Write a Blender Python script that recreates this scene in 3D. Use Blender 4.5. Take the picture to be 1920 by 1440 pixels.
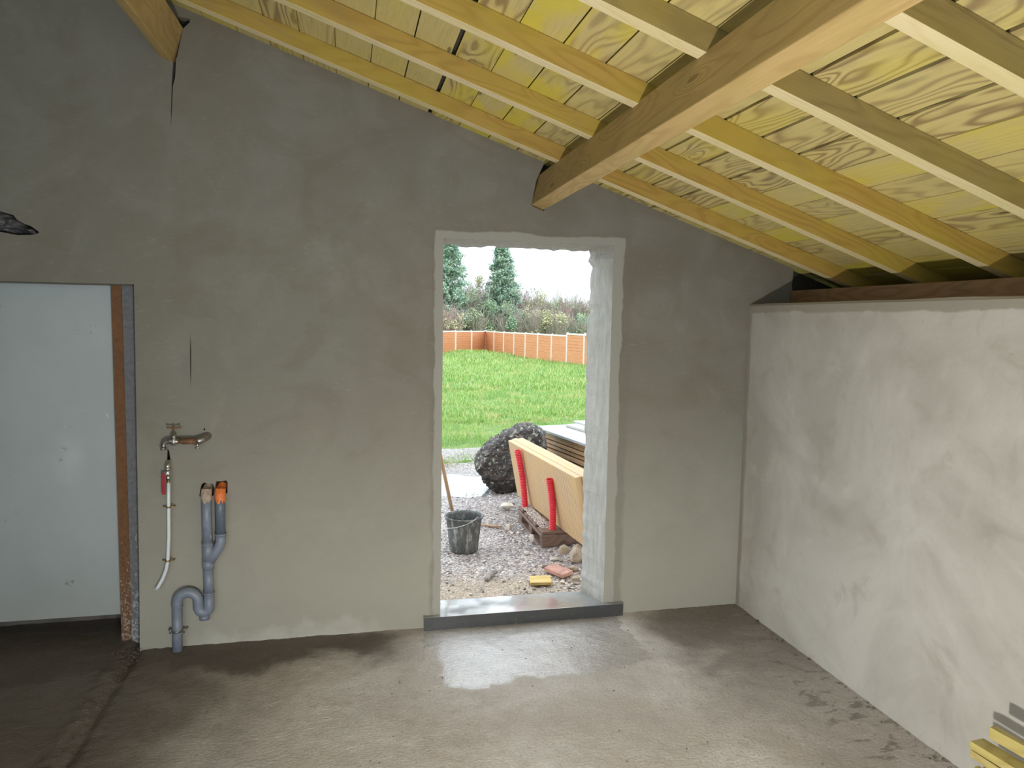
import bpy, bmesh, math, random
from mathutils import Vector, Matrix, noise as mnoise
from mathutils.geometry import delaunay_2d_cdt
random.seed(7)
PI = math.pi
for o in list(bpy.data.objects): bpy.data.objects.remove(o, do_unlink=True)
scene = bpy.context.scene
COL = scene.collection

# ------------------------------------------------------------------ camera
CX, CY, CZ = -0.51816, -3.98458, 1.73918
YAW, PITCH, ROLL, FPX = 0.225105, -0.087502, 0.017301, 1366.449
cam = bpy.data.cameras.new('camera'); cam_o = bpy.data.objects.new('camera', cam); COL.objects.link(cam_o)
cam.sensor_fit = 'HORIZONTAL'; cam.sensor_width = 36; cam.lens = FPX / 1920 * 36; cam.clip_end = 500; cam.clip_start = .05
fw = Vector((math.sin(YAW) * math.cos(PITCH), math.cos(YAW) * math.cos(PITCH), math.sin(PITCH)))
r0 = Vector((math.cos(YAW), -math.sin(YAW), 0)); u0 = r0.cross(fw)
rt = math.cos(ROLL) * r0 + math.sin(ROLL) * u0; up = -math.sin(ROLL) * r0 + math.cos(ROLL) * u0
m4 = Matrix.Identity(4)
for i in range(3):
    m4[i][0] = rt[i]; m4[i][1] = up[i]; m4[i][2] = -fw[i]
m4[0][3], m4[1][3], m4[2][3] = CX, CY, CZ
cam_o.matrix_world = m4
scene.camera = cam_o

# ------------------------------------------------------------------ world, exposure
scene.view_settings.view_transform = 'Standard'; scene.view_settings.look = 'None'
scene.view_settings.exposure = 0.42; scene.view_settings.gamma = 1.0; scene.view_settings.use_curve_mapping = False
world = bpy.data.worlds.new('overcast_sky'); scene.world = world; world.use_nodes = True
wn = world.node_tree.nodes; wl = world.node_tree.links; wn.clear()
w_out = wn.new('ShaderNodeOutputWorld'); w_bg = wn.new('ShaderNodeBackground')
w_tc = wn.new('ShaderNodeTexCoord'); w_sep = wn.new('ShaderNodeSeparateXYZ'); w_rp = wn.new('ShaderNodeValToRGB')
wl.new(w_tc.outputs['Generated'], w_sep.inputs[0]); wl.new(w_sep.outputs['Z'], w_rp.inputs[0])
w_rp.color_ramp.elements[0].position = 0.0; w_rp.color_ramp.elements[0].color = (.50, .62, .70, 1)
w_rp.color_ramp.elements[1].position = 0.14; w_rp.color_ramp.elements[1].color = (.85, .93, 1, 1)
wl.new(w_rp.outputs[0], w_bg.inputs[0]); w_bg.inputs[1].default_value = 2.2; wl.new(w_bg.outputs[0], w_out.inputs[0])

# work lamp standing low in the room, left behind the frame's lower edge (gives the sharp shadows on roof and right wall)
lamp = bpy.data.lights.new('work_lamp', 'SPOT'); lamp_o = bpy.data.objects.new('work_lamp', lamp); COL.objects.link(lamp_o)
lamp_o.location = (-.45, -3.34, .60); lamp.energy = 170; lamp.spot_size = math.radians(165); lamp.spot_blend = 1.0; lamp.color = (1.0, .955, .88); lamp.shadow_soft_size = .03

lamp_o.rotation_euler = (Vector((1.4, -.2, 2.1)) - lamp_o.location).to_track_quat('-Z', 'Y').to_euler()

# ------------------------------------------------------------------ node helpers
class NT:
    def __init__(s, name):
        s.m = bpy.data.materials.new(name); s.m.use_nodes = True
        s.t = s.m.node_tree; s.t.nodes.clear()
        s.out = s.t.nodes.new('ShaderNodeOutputMaterial'); s.b = s.t.nodes.new('ShaderNodeBsdfPrincipled')
        s.t.links.new(s.b.outputs[0], s.out.inputs[0])
    def n(s, ty, **k):
        nd = s.t.nodes.new('ShaderNode' + ty)
        for a, v in k.items(): setattr(nd, a, v)
        return nd
    def l(s, a, b):
        if hasattr(a, 'is_output') or hasattr(a, 'links'): s.t.links.new(a, b)
        else: b.default_value = a
    def pos(s): return s.n('NewGeometry').outputs['Position']
    def gen(s): return s.n('TexCoord').outputs['Object']
    def uv(s, name='UVMap'):
        return s.n('UVMap', uv_map=name).outputs[0]
    def mapv(s, v, sc=(1, 1, 1), loc=(0, 0, 0), rot=(0, 0, 0)):
        nd = s.n('Mapping'); s.l(v, nd.inputs[0]); nd.inputs['Scale'].default_value = sc
        nd.inputs['Location'].default_value = loc; nd.inputs['Rotation'].default_value = rot
        return nd.outputs[0]
    def noise(s, v, scale=5, detail=4, rough=.55, dist=0):
        nd = s.n('TexNoise'); s.l(v, nd.inputs['Vector']); nd.inputs['Scale'].default_value = scale
        nd.inputs['Detail'].default_value = detail; nd.inputs['Roughness'].default_value = rough; nd.inputs['Distortion'].default_value = dist
        return nd.outputs[0]
    def vor(s, v, scale=5, feature='F1', rand=1):
        nd = s.n('TexVoronoi', feature=feature); s.l(v, nd.inputs['Vector']); nd.inputs['Scale'].default_value = scale
        nd.inputs['Randomness'].default_value = rand
        return nd
    def mth(s, op, a, b=0, c=None, clamp=False):
        nd = s.n('Math', operation=op, use_clamp=clamp); s.l(a, nd.inputs[0]); s.l(b, nd.inputs[1])
        if c is not None: s.l(c, nd.inputs[2])
        return nd.outputs[0]
    def rng(s, f, a, b, c=0, d=1, smooth=False):
        nd = s.n('MapRange', clamp=True)
        if smooth: nd.interpolation_type = 'SMOOTHSTEP'
        s.l(f, nd.inputs[0])
        for i, v in enumerate((a, b, c, d)): nd.inputs[i + 1].default_value = v
        return nd.outputs[0]
    def mix(s, f, a, b, bt='MIX'):
        nd = s.n('Mix', data_type='RGBA', blend_type=bt)
        s.l(f, nd.inputs[0])
        for q, i in ((a, 6), (b, 7)):
            if isinstance(q, tuple): nd.inputs[i].default_value = (q[0], q[1], q[2], 1)
            else: s.t.links.new(q, nd.inputs[i])
        return nd.outputs[2]
    def ramp(s, f, stops, interp='LINEAR'):
        nd = s.n('ValToRGB'); s.l(f, nd.inputs[0]); cr = nd.color_ramp; cr.interpolation = interp
        while len(cr.elements) < len(stops): cr.elements.new(.5)
        for e, (p, c) in zip(cr.elements, stops):
            e.position = p; e.color = (c[0], c[1], c[2], 1) if isinstance(c, tuple) else (c, c, c, 1)
        return nd.outputs[0]
    def sep(s, v):
        nd = s.n('SeparateXYZ'); s.l(v, nd.inputs[0]); return nd.outputs
    def comb(s, x=0, y=0, z=0):
        nd = s.n('CombineXYZ')
        for q, i in ((x, 0), (y, 1), (z, 2)): s.l(q, nd.inputs[i])
        return nd.outputs[0]
    def vadd(s, a, b):
        nd = s.n('VectorMath', operation='ADD'); s.l(a, nd.inputs[0]); s.l(b, nd.inputs[1]); return nd.outputs[0]
    def bump(s, h, st=.3, dist=.01, nrm=None):
        nd = s.n('Bump'); s.l(h, nd.inputs['Height']); nd.inputs['Strength'].default_value = st; nd.inputs['Distance'].default_value = dist
        if nrm is not None: s.l(nrm, nd.inputs['Normal'])
        return nd.outputs[0]
    def fin(s, col=None, rough=.8, nrm=None, spec=None, metal=0):
        if col is not None:
            if isinstance(col, tuple): s.b.inputs['Base Color'].default_value = (*col, 1)
            else: s.l(col, s.b.inputs['Base Color'])
        s.l(rough, s.b.inputs['Roughness']); s.b.inputs['Metallic'].default_value = metal
        if nrm is not None: s.l(nrm, s.b.inputs['Normal'])
        if spec is not None: s.l(spec, s.b.inputs['Specular IOR Level'])
        return s.m

def simple(name, col, rough=.6, metal=0, var=.15, scale=30, bump=.15, spec=None):
    t = NT(name); v = t.gen(); f = t.noise(v, scale, 5, .6)
    lo = tuple(c * (1 - var) for c in col); hi = tuple(min(1, c * (1 + var)) for c in col)
    c = t.mix(t.rng(f, .3, .7), lo, hi)
    return t.fin(c, rough, t.bump(f, bump, .003), spec, metal)

# ------------------------------------------------------------------ materials
def box_mask(t, P, axes, lo, hi, fx, fz, warp=.0, wscale=4):
    """soft mask of a rectangle in two axes of world position, edges warped by noise"""
    s = t.sep(P); a, b = s[axes[0]], s[axes[1]]
    if warp:
        w1 = t.mth('MULTIPLY', t.mth('SUBTRACT', t.noise(P, wscale, 5, .6), .5), warp)
        w2 = t.mth('MULTIPLY', t.mth('SUBTRACT', t.noise(t.mapv(P, loc=(5, 3, 9)), wscale, 5, .6), .5), warp)
        a = t.mth('ADD', a, w1); b = t.mth('ADD', b, w2)
    m = t.rng(a, lo[0], lo[0] + fx, smooth=True)
    m = t.mth('MULTIPLY', m, t.rng(a, hi[0] - fx, hi[0], 1, 0, smooth=True))
    m = t.mth('MULTIPLY', m, t.rng(b, lo[1], lo[1] + fz, smooth=True))
    m = t.mth('MULTIPLY', m, t.rng(b, hi[1] - fz, hi[1], 1, 0, smooth=True))
    return m

def mat_gable():
    t = NT('grey_brown_render'); P = t.pos()
    big = t.noise(P, .9, 4, .6, .6); mid = t.noise(P, 3.2, 6, .62, .8); fine = t.noise(P, 160, 3, .6)
    c = t.mix(t.rng(big, .35, .65), (.182, .162, .130), (.194, .188, .160))
    c = t.mix(t.mth('MULTIPLY', t.rng(mid, .38, .72, smooth=True), .55), c, (.238, .226, .198))
    blot = t.noise(t.mapv(P, (1, 1, 1.5), (7, 2, 1)), 2.1, 5, .6, 1.2)
    c = t.mix(t.mth('MULTIPLY', t.rng(blot, .48, .70, smooth=True), .5), c, (.158, .138, .104))
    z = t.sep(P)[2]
    # brightness falloff up the wall painted into the render; paler stained foot
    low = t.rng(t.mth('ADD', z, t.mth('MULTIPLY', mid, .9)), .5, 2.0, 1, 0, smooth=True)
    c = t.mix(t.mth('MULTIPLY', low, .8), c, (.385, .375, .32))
    foot = t.mth('MULTIPLY', t.rng(t.mth('ADD', z, t.mth('MULTIPLY', t.noise(P, 9, 5), .25)), .12, .24, 1, 0, smooth=True), box_mask(t, P, (0, 2), (-1.4, -.2), (-.25, 1), .2, .1))
    c = t.mix(t.mth('MULTIPLY', foot, .6), c, (.50, .49, .44))
    # pale strip of newer plaster round the doorway, with a damp rim
    h1 = box_mask(t, P, (0, 2), (-.075, -.2), (1.105, 2.255), .03, .03, .10, 3.2)
    h2 = box_mask(t, P, (0, 2), (-.05, -.2), (1.045, 2.222), .012, .012, .065, 4)
    c = t.mix(t.mth('MULTIPLY', h1, .45), c, (.17, .155, .12))
    c = t.mix(t.mth('MULTIPLY', h2, .6), c, (.40, .395, .36))
    # trowel arcs
    tw = t.noise(t.mapv(P, (1, 1, 3), rot=(0, .6, 0)), 12, 3, .5, 2.5)
    c = t.mix(t.mth('MULTIPLY', t.rng(tw, .60, .72), .12), c, (.40, .38, .33))
    hgt = t.mth('ADD', t.mth('MULTIPLY', fine, .35), t.mth('MULTIPLY', t.noise(P, 7, 4, .5), 1.5))
    return t.fin(c, .88, t.bump(hgt, .35, .006))

def mat_right():
    t = NT('pale_grey_render'); P = t.pos()
    big = t.noise(P, 1.3, 5, .62, .7); mid = t.noise(t.mapv(P, loc=(4, 4, 4)), 3.6, 6, .6, 1.0); fine = t.noise(P, 170, 3, .6)
    c = t.mix(t.rng(big, .38, .62), (.40, .38, .345), (.53, .515, .48))
    c = t.mix(t.mth('MULTIPLY', t.rng(mid, .55, .70), .5), c, (.31, .285, .24))
    c = t.mix(t.mth('MULTIPLY', t.rng(mid, .30, .42, 1, 0), .35), c, (.59, .58, .54))
    # darker band below the top edge and beside the corner
    s = t.sep(P); w = t.mth('MULTIPLY', t.mth('SUBTRACT', t.noise(P, 5, 5, .6), .5), .06)
    band = t.rng(t.mth('ADD', s[2], w), 1.802, 1.812); band = t.mth('MAXIMUM', band, t.rng(t.mth('ADD', s[1], t.mth('MULTIPLY', w, .7)), -.05, -.03))
    c = t.mix(t.mth('MULTIPLY', band, .8), c, (.27, .245, .20))
    pit = t.vor(P, 9, 'F1').outputs[0]
    c = t.mix(t.mth('MULTIPLY', t.rng(pit, .02, .035, 1, 0), .6), c, (.2, .18, .14))
    tw = t.noise(t.mapv(P, (1, 2.2, 1), rot=(.7, 0, 0)), 9, 3, .5, 2.5)
    c = t.mix(t.mth('MULTIPLY', t.rng(tw, .60, .72), .15), c, (.36, .33, .27))
    hgt = t.mth('ADD', t.mth('MULTIPLY', fine, .3), t.mth('MULTIPLY', t.noise(P, 6, 4, .5), 1.5))
    return t.fin(c, .85, t.bump(hgt, .35, .006))

def mat_floor():
    t = NT('rough_concrete_floor'); P = t.pos(); s = t.sep(P)
    big = t.noise(P, 1.4, 5, .65, .5); mid = t.noise(P, 9, 6, .7); fine = t.noise(P, 150, 4, .7)
    c = t.mix(t.rng(big, .35, .65), (.53, .47, .415), (.72, .68, .645))
    c = t.mix(t.mth('MULTIPLY', t.rng(mid, .5, .75), .45), c, (.38, .31, .24))
    speck = t.rng(t.vor(P, 55).outputs[0], .07, .12, 1, 0)
    c = t.mix(t.mth('MULTIPLY', speck, t.rng(t.noise(P, 3, 3), .5, .6)), c, (.08, .06, .045))
    grit = t.noise(P, 85, 5, .75); c = t.mix(t.mth('MULTIPLY', t.rng(grit, .50, .68), .5), c, (.30, .25, .20))
    c = t.mix(t.mth('MULTIPLY', t.rng(grit, .30, .42, 1, 0), .35), c, (.80, .76, .70))
    # old darker slab and damp bands by the walls, with left-hand shade painted in
    wp = t.mth('MULTIPLY', t.mth('SUBTRACT', t.noise(P, 2.2, 5, .6, .4), .5), .9)
    x = t.mth('ADD', s[0], wp); y = t.mth('ADD', s[1], wp)
    dl = t.rng(x, -1.5, -.65, 1, 0, smooth=True)
    dw = t.mth('MULTIPLY', t.rng(y, -.50, -.22, smooth=True), t.rng(x, -.45, -.05, 1, 0, smooth=True))
    dr = t.mth('MULTIPLY', t.rng(x, 1.05, 1.45, smooth=True), t.rng(y, -1.2, -.35, .45, 1.1))
    spots = t.mth('MULTIPLY', t.rng(t.noise(t.mapv(P, (1, 2, 1)), 9, 4, .6, .6), .45, .62, smooth=True), t.rng(s[0], 1.42, 1.60, smooth=True))
    d = t.mth('MAXIMUM', t.mth('MAXIMUM', t.mth('MULTIPLY', dl, .93), dw), t.mth('MAXIMUM', t.mth('MULTIPLY', dr, .72), t.mth('MULTIPLY', spots, .75)))
    c = t.mix(t.mth('MULTIPLY', d, .88), c, (.080, .060, .047))
    # water spilled in front of the threshold
    wet = box_mask(t, P, (0, 1), (-.14, -.72), (1.12, .06), .10, .14, .42, 2.6)
    wet = t.rng(wet, .25, .8, smooth=True)
    c = t.mix(t.mth('MULTIPLY', wet, .3), c, (.28, .26, .24))
    rough = t.mth('SUBTRACT', t.rng(fine, .3, .7, .62, .85), t.mth('MULTIPLY', wet, .56))
    rough = t.mth('SUBTRACT', rough, t.mth('MULTIPLY', t.rng(big, .5, .7), .12))
    ripple = t.noise(t.mapv(P, (1, 1.4, 1)), 48, 4, .65, .6)
    hgt = t.mth('ADD', t.mth('MULTIPLY', fine, .35), t.mth('ADD', t.mth('MULTIPLY', mid, .8), t.mth('MULTIPLY', ripple, 1.3)))
    t.l(t.mth('MULTIPLY', wet, .9), t.b.inputs['Coat Weight']); t.b.inputs['Coat Roughness'].default_value = .20; t.b.inputs['Coat IOR'].default_value = 1.9
    b2 = t.bump(hgt, .8, .009); t.l(t.bump(hgt, .40, .006), t.b.inputs['Coat Normal'])
    return t.fin(c, rough, b2)

def mat_wood(name, light, dark, tint=None, tintamt=.5, mold=0, rings=14, rough=.62, ringamt=.6, vary=0, bumpst=.25, knots=1.0, wet=0, warp=12.0):
    """sawn timber: UV in metres, u along the grain; per-piece random offsets in uv map rnd"""
    t = NT(name); uv = t.uv(); rn = t.sep(t.uv('rnd'))
    base = t.vadd(uv, t.comb(t.mth('MULTIPLY', rn[0], 37), t.mth('MULTIPLY', rn[1], 11), t.mth('MULTIPLY', rn[0], 91)))
    # knots: sparse stretched cells
    kv = t.mapv(base, (1.9, 7.0, 1)); vo = t.vor(kv, 1.0); kd = vo.outputs['Distance']
    pick = t.rng(t.sep(vo.outputs['Color'])[0], .42, .47)
    kn = t.mth('MULTIPLY', t.rng(kd, .0, .33, 1, 0, smooth=True), pick)
    w = t.noise(t.mapv(base, (.8, 3.6, 1)), 1.5, 2, .5, .2)
    u, v = t.sep(base)[0], t.sep(base)[1]
    ph = t.mth('ADD', t.mth('MULTIPLY', v, rings), t.mth('ADD', t.mth('MULTIPLY', w, warp), t.mth('MULTIPLY', kn, 2.6 * knots)))
    ring = t.mth('ADD', t.mth('MULTIPLY', t.mth('SINE', t.mth('MULTIPLY', ph, 6.283)), .5), .5)
    ring = t.mth('POWER', ring, 2.2)
    fib = t.noise(t.mapv(base, (6, 260, 1)), 1, 3, .6)
    amt = t.mth('MULTIPLY', ring, ringamt)
    if vary: amt = t.mth('MULTIPLY', amt, t.rng(t.mth('FRACT', t.mth('MULTIPLY', rn[1], 7.3)), .35, .9, .12, 1.5))
    c = t.mix(amt, light, dark)
    c = t.mix(t.mth('MULTIPLY', t.rng(fib, .35, .7), .22), c, tuple(q * .6 for q in dark))
    if tint:
        tf = t.noise(t.mapv(base, (1.2, 3.5, 1), (3, 3, 0)), 1.7, 3, .5, .5)
        f = t.rng(tf, .40, .62)
        if vary: f = t.mth('MULTIPLY', f, t.rng(rn[0], .15, .75, .05, 1.25), clamp=True)
        c = t.mix(t.mth('MULTIPLY', f, tintamt), c, tint)
    if mold:
        mf = t.mth('MULTIPLY', t.rng(t.noise(t.mapv(base, (1, 2.4, 1), (9, 1, 0)), 2.6, 5, .65, .6), .56, .74), mold)
        c = t.mix(mf, c, (.16, .15, .13))
    kc = t.mth('MULTIPLY', t.rng(kd, .05, .09, 1, 0, smooth=True), pick)
    c = t.mix(t.mth('MULTIPLY', kc, .75 * min(1, knots)), c, tuple(q * .35 for q in dark))
    h = t.mth('ADD', t.mth('MULTIPLY', ring, -.6), t.mth('MULTIPLY', fib, .5))
    return t.fin(c, rough, t.bump(h, bumpst, .003))

M = {}
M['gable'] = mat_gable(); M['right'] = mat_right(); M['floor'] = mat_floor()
M['deck'] = mat_wood('treated_deck_boards', (.60, .50, .205), (.26, .175, .08), (.60, .505, .065), .92, .3, 16, vary=1)
M['rafter_warm'] = mat_wood('treated_rafter_warm', (.42, .27, .058), (.29, .165, .028), (.39, .30, .035), .5, .25, 9, ringamt=.5)
M['rafter_edge'] = mat_wood('pale_rafter_edge', (.76, .65, .40), (.64, .52, .28), (.60, .52, .20), .4, .0, 20, ringamt=.4)
M['rafter_cool'] = mat_wood('treated_rafter_olive', (.29, .215, .078), (.19, .13, .042), (.29, .22, .05), .5, .15, 12, ringamt=.5)
M['purlin'] = mat_wood('spruce_beam', (.50, .35, .145), (.34, .215, .07), (.40, .30, .10), .4, .12, 7, ringamt=.45, knots=.8)
M['plate'] = mat_wood('old_plate_wood', (.36, .22, .12), (.22, .125, .06), None, 0, .4, 16)
M['batten'] = mat_wood('yellow_batten', (.52, .43, .17), (.36, .28, .085), (.48, .40, .09), .5, .0, 16)
M['frame'] = mat_wood('door_frame_wood', (.24, .12, .045), (.15, .07, .025), None, 0, .1, 14)
M['pallet'] = mat_wood('wet_pallet_wood', (.19, .115, .085), (.11, .065, .045), None, 0, .3, 16, rough=.45)
M['panel'] = mat_wood('fresh_timber_panel', (.66, .47, .28), (.42, .26, .13), (.62, .40, .17), .6, 0, 30, ringamt=1.0, knots=0, warp=2.0)
M['stack'] = mat_wood('weathered_board', (.42, .27, .16), (.27, .16, .09), (.5, .32, .15), .6, .3, 12, rough=.45)
M['stack_pale'] = mat_wood('bleached_board', (.40, .445, .455), (.30, .33, .34), (.6, .5, .4), .4, .2, 10, rough=.3)
M['offcut'] = mat_wood('yellow_offcut', (.72, .52, .19), (.5, .34, .1), None, 0, .2, 14)
M['handle'] = mat_wood('ash_handle', (.56, .38, .22), (.42, .27, .14), None, 0, .1, 30)
M['fence'] = mat_wood('orange_fence_boards', (.70, .31, .15), (.50, .20, .09), (.60, .22, .08), .5, .1, 8)
M['membrane'] = simple('roof_underlay', (.07, .066, .06), .5)
M['block'] = simple('grey_blockwork', (.17, .17, .175), .9, 0, .5, 60, .8)
M['concrete_post'] = simple('cream_concrete', (.74, .70, .62), .8, 0, .08, 30)
M['crumb'] = simple('mortar_crumb', (.12, .095, .075), .85, 0, .5, 30, .4)
M['damp'] = simple('added_backing_dark', (.12, .105, .09), .8, 0, .4, 9, .5)
M['dark'] = simple('painted_shade_dark', (.035, .028, .02), .9)
M['steel'] = simple('dull_steel', (.30, .28, .26), .38, .85, .4, 60, .3)
M['chrome'] = simple('chromed_brass', (.55, .54, .52), .25, .9, .3, 60, .2)
M['brass'] = simple('tarnished_brass', (.36, .27, .13), .4, .8, .3, 60, .2)
M['rust'] = simple('rusty_iron', (.20, .10, .055), .7, .3, .4, 60, .5)
M['pex'] = simple('white_tube', (.72, .76, .82), .35, 0, .04, 20, .02)
M['red_lever'] = simple('red_lever', (.32, .02, .03), .35, 0, .15, 60, .05)
M['red_duct'] = simple('red_corrugated_plastic', (.70, .03, .05), .4, 0, .12, 10, .05)
M['stone'] = simple('tan_limestone', (.40, .32, .24), .8, 0, .3, 18, .6)
M['stone_pale'] = simple('pale_limestone', (.56, .50, .43), .8, 0, .25, 18, .6)
M['brick'] = simple('pink_brick', (.48, .26, .20), .8, 0, .25, 25, .5)
M['curl'] = simple('weathered_grey_bark', (.27, .23, .21), .7, 0, .35, 30, .5)

def mat_board():
    t = NT('painted_grey_blue_board'); P = t.pos(); s = t.sep(P)
    f = t.noise(P, 3, 5, .6)
    c = t.mix(t.rng(f, .3, .7), (.35, .39, .395), (.40, .44, .445))
    sc = t.noise(t.mapv(P, (9, 1, 2.2)), 3.2, 2, .5)
    c = t.mix(t.rng(sc, .765, .79), c, (.8, .84, .86))
    dm = t.noise(t.mapv(P, (1, 1, 1), (3, 8, 2)), 7, 6, .7)
    c = t.mix(t.mth('MULTIPLY', t.rng(dm, .66, .70), .8), c, (.07, .07, .07))
    patch = t.mth('MULTIPLY', t.rng(t.mth('ABSOLUTE', t.mth('SUBTRACT', s[2], .98)), .25, .0), t.rng(t.mth('ABSOLUTE', t.mth('SUBTRACT', s[0], -1.92)), .16, 0))
    c = t.mix(t.mth('MULTIPLY', t.rng(t.mth('MULTIPLY', patch, t.noise(P, 9, 5, .6)), .15, .5), .35), c, (.56, .60, .62))
    lowm = t.rng(t.mth('ADD', s[2], t.mth('MULTIPLY', t.noise(P, 6, 5), .3)), .35, .6, 1, 0)
    c = t.mix(t.mth('MULTIPLY', lowm, .35), c, (.33, .33, .30))
    return t.fin(c, .5, t.bump(f, .05, .004))
M['board'] = mat_board()

def splash(name, base, spots, zmax=.75):
    t = NT(name); P = t.pos(); s = t.sep(P)
    f = t.noise(P, 40, 5, .7); c = t.mix(t.rng(f, .3, .7), tuple(q * .75 for q in base), tuple(q * 1.2 for q in base))
    sp = t.mth('ADD', t.noise(t.mapv(P, (1, 1, .7)), 95, 4, .7), t.rng(s[2], .1, zmax + .2, .10, -.12))
    c = t.mix(t.mth('MULTIPLY', t.rng(sp, .60, .68), .65), c, spots)
    return t.fin(c, .8, t.bump(f, .5, .006))
M['block_splash'] = splash('splashed_blockwork', (.155, .155, .16), (.52, .54, .56), .9)
M['frame_splash'] = splash('splashed_timber', (.17, .078, .032), (.48, .45, .42), .7)

def mat_pvc(name, col):
    t = NT(name); v = t.gen(); f = t.noise(v, 24, 5, .65)
    c = t.mix(t.rng(f, .3, .7), tuple(q * .85 for q in col), tuple(q * 1.12 for q in col))
    sp = t.noise(t.mapv(v, (1, 1, .5)), 42, 3, .6)
    c = t.mix(t.rng(sp, .71, .74), c, (.62, .62, .62))
    c = t.mix(t.rng(t.noise(t.mapv(v, loc=(4, 4, 4)), 60, 3, .6), .70, .75), c, (.07, .07, .08))
    return t.fin(c, .42, t.bump(f, .1, .002))
M['pvc'] = mat_pvc('grey_pvc', (.205, .235, .30)); M['pvc_dark'] = mat_pvc('blue_grey_pvc', (.12, .155, .20))
M['orange'] = simple('flaking_orange_primer', (.78, .20, .05), .5, 0, .3, 80, .3)
M['clay'] = simple('plaster_crust', (.42, .32, .25), .85, 0, .35, 60, .7)

def mat_sill():
    t = NT('wet_concrete_sill'); P = t.pos()
    f = t.noise(P, 5, 6, .6); fine = t.noise(P, 120, 3, .6)
    c = t.mix(t.rng(f, .35, .65), (.24, .25, .25), (.36, .36, .34))
    sp = t.noise(P, 45, 4, .7); c = t.mix(t.rng(sp, .66, .70), c, (.62, .62, .60))
    wet = t.rng(t.noise(P, 2.6, 4, .55), .38, .56)
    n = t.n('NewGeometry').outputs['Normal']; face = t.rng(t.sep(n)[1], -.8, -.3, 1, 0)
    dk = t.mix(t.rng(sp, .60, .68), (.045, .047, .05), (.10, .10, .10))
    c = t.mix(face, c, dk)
    rough = t.mth('SUBTRACT', .60, t.mth('MULTIPLY', wet, .40))
    t.l(t.mth('MULTIPLY', wet, .9), t.b.inputs['Coat Weight']); t.b.inputs['Coat Roughness'].default_value = .08; t.b.inputs['Coat IOR'].default_value = 1.6
    return t.fin(c, rough, t.bump(t.mth('ADD', fine, t.mth('MULTIPLY', f, 2)), .15, .003), .5)
M['sill'] = mat_sill()

def mat_jamb():
    t = NT('rough_grey_reveal'); P = t.pos()
    f = t.noise(t.mapv(P, (1, 1, .25)), 26, 6, .7); g = t.noise(P, 90, 4, .7)
    c = t.mix(t.rng(f, .35, .7), (.42, .41, .385), (.60, .59, .56))
    s = t.sep(P)
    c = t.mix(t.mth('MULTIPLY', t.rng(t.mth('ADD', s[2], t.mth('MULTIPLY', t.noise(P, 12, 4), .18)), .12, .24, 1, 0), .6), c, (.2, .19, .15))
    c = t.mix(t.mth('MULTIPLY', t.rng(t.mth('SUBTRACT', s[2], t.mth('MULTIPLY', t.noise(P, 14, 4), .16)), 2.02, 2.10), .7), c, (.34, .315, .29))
    return t.fin(c, .9, t.bump(t.mth('ADD', f, g), .8, .01))
M['jamb'] = mat_jamb()

def mat_gravel():
    t = NT('wet_gravel_ground'); P = t.pos(); s = t.sep(P)
    vo = t.vor(P, 62); cc = t.sep(vo.outputs['Color'])[0]
    c = t.ramp(cc, [(0, (.15, .12, .11)), (.35, (.31, .265, .26)), (.7, (.50, .445, .43)), (1, (.76, .70, .64))])
    sand = t.mth('MULTIPLY', t.rng(t.mth('ADD', s[1], t.mth('MULTIPLY', t.noise(P, 2.5, 5), .9)), 1.1, 1.5, 1, 0), .7)
    c = t.mix(sand, c, t.mix(t.rng(t.noise(P, 70, 4, .7), .4, .6), (.36, .26, .16), (.70, .54, .35)))
    big = t.noise(P, 1.6, 5, .6)
    wet = t.rng(t.mth('ADD', big, t.rng(s[1], 1, 4, -.05, .12)), .42, .60)
    c = t.mix(t.mth('MULTIPLY', wet, .4), c, (.17, .145, .135))
    rough = t.rng(wet, 0, 1, .6, .3)
    h = t.mth('ADD', t.mth('MULTIPLY', vo.outputs['Distance'], -1.5), t.noise(P, 90, 3, .6))
    return t.fin(c, rough, t.bump(h, .8, .012), .6)
M['gravel'] = mat_gravel()

def mat_pebble():
    t = NT('mixed_pebbles'); P = t.pos(); f = t.n('NewGeometry').outputs['Random Per Island']
    c = t.ramp(f, [(0, (.13, .095, .075)), (.3, (.34, .28, .25)), (.6, (.50, .43, .40)), (.85, (.66, .57, .48)), (1, (.82, .78, .72))])
    return t.fin(c, .38, None, .6)
M['pebble'] = mat_pebble()

def mat_soil():
    t = NT('lawn_ground'); P = t.pos()
    f = t.noise(P, .7, 6, .65); g = t.noise(P, 14, 5, .7); k = t.noise(t.mapv(P, (1, .6, 1)), 55, 4, .7)
    c = t.mix(t.rng(f, .35, .65), (.17, .31, .06), (.27, .39, .10))
    c = t.mix(t.mth('MULTIPLY', t.rng(g, .5, .7), .6), c, (.30, .36, .12))
    c = t.mix(t.mth('MULTIPLY', t.rng(k, .5, .66), .6), c, (.09, .2, .04))
    br = t.noise(P, 2.3, 5, .6); c = t.mix(t.mth('MULTIPLY', t.rng(br, .66, .74), .7), c, (.30, .22, .10))
    return t.fin(c, .8, t.bump(t.mth('ADD', g, k), .9, .05))
M['soil'] = mat_soil()

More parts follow.
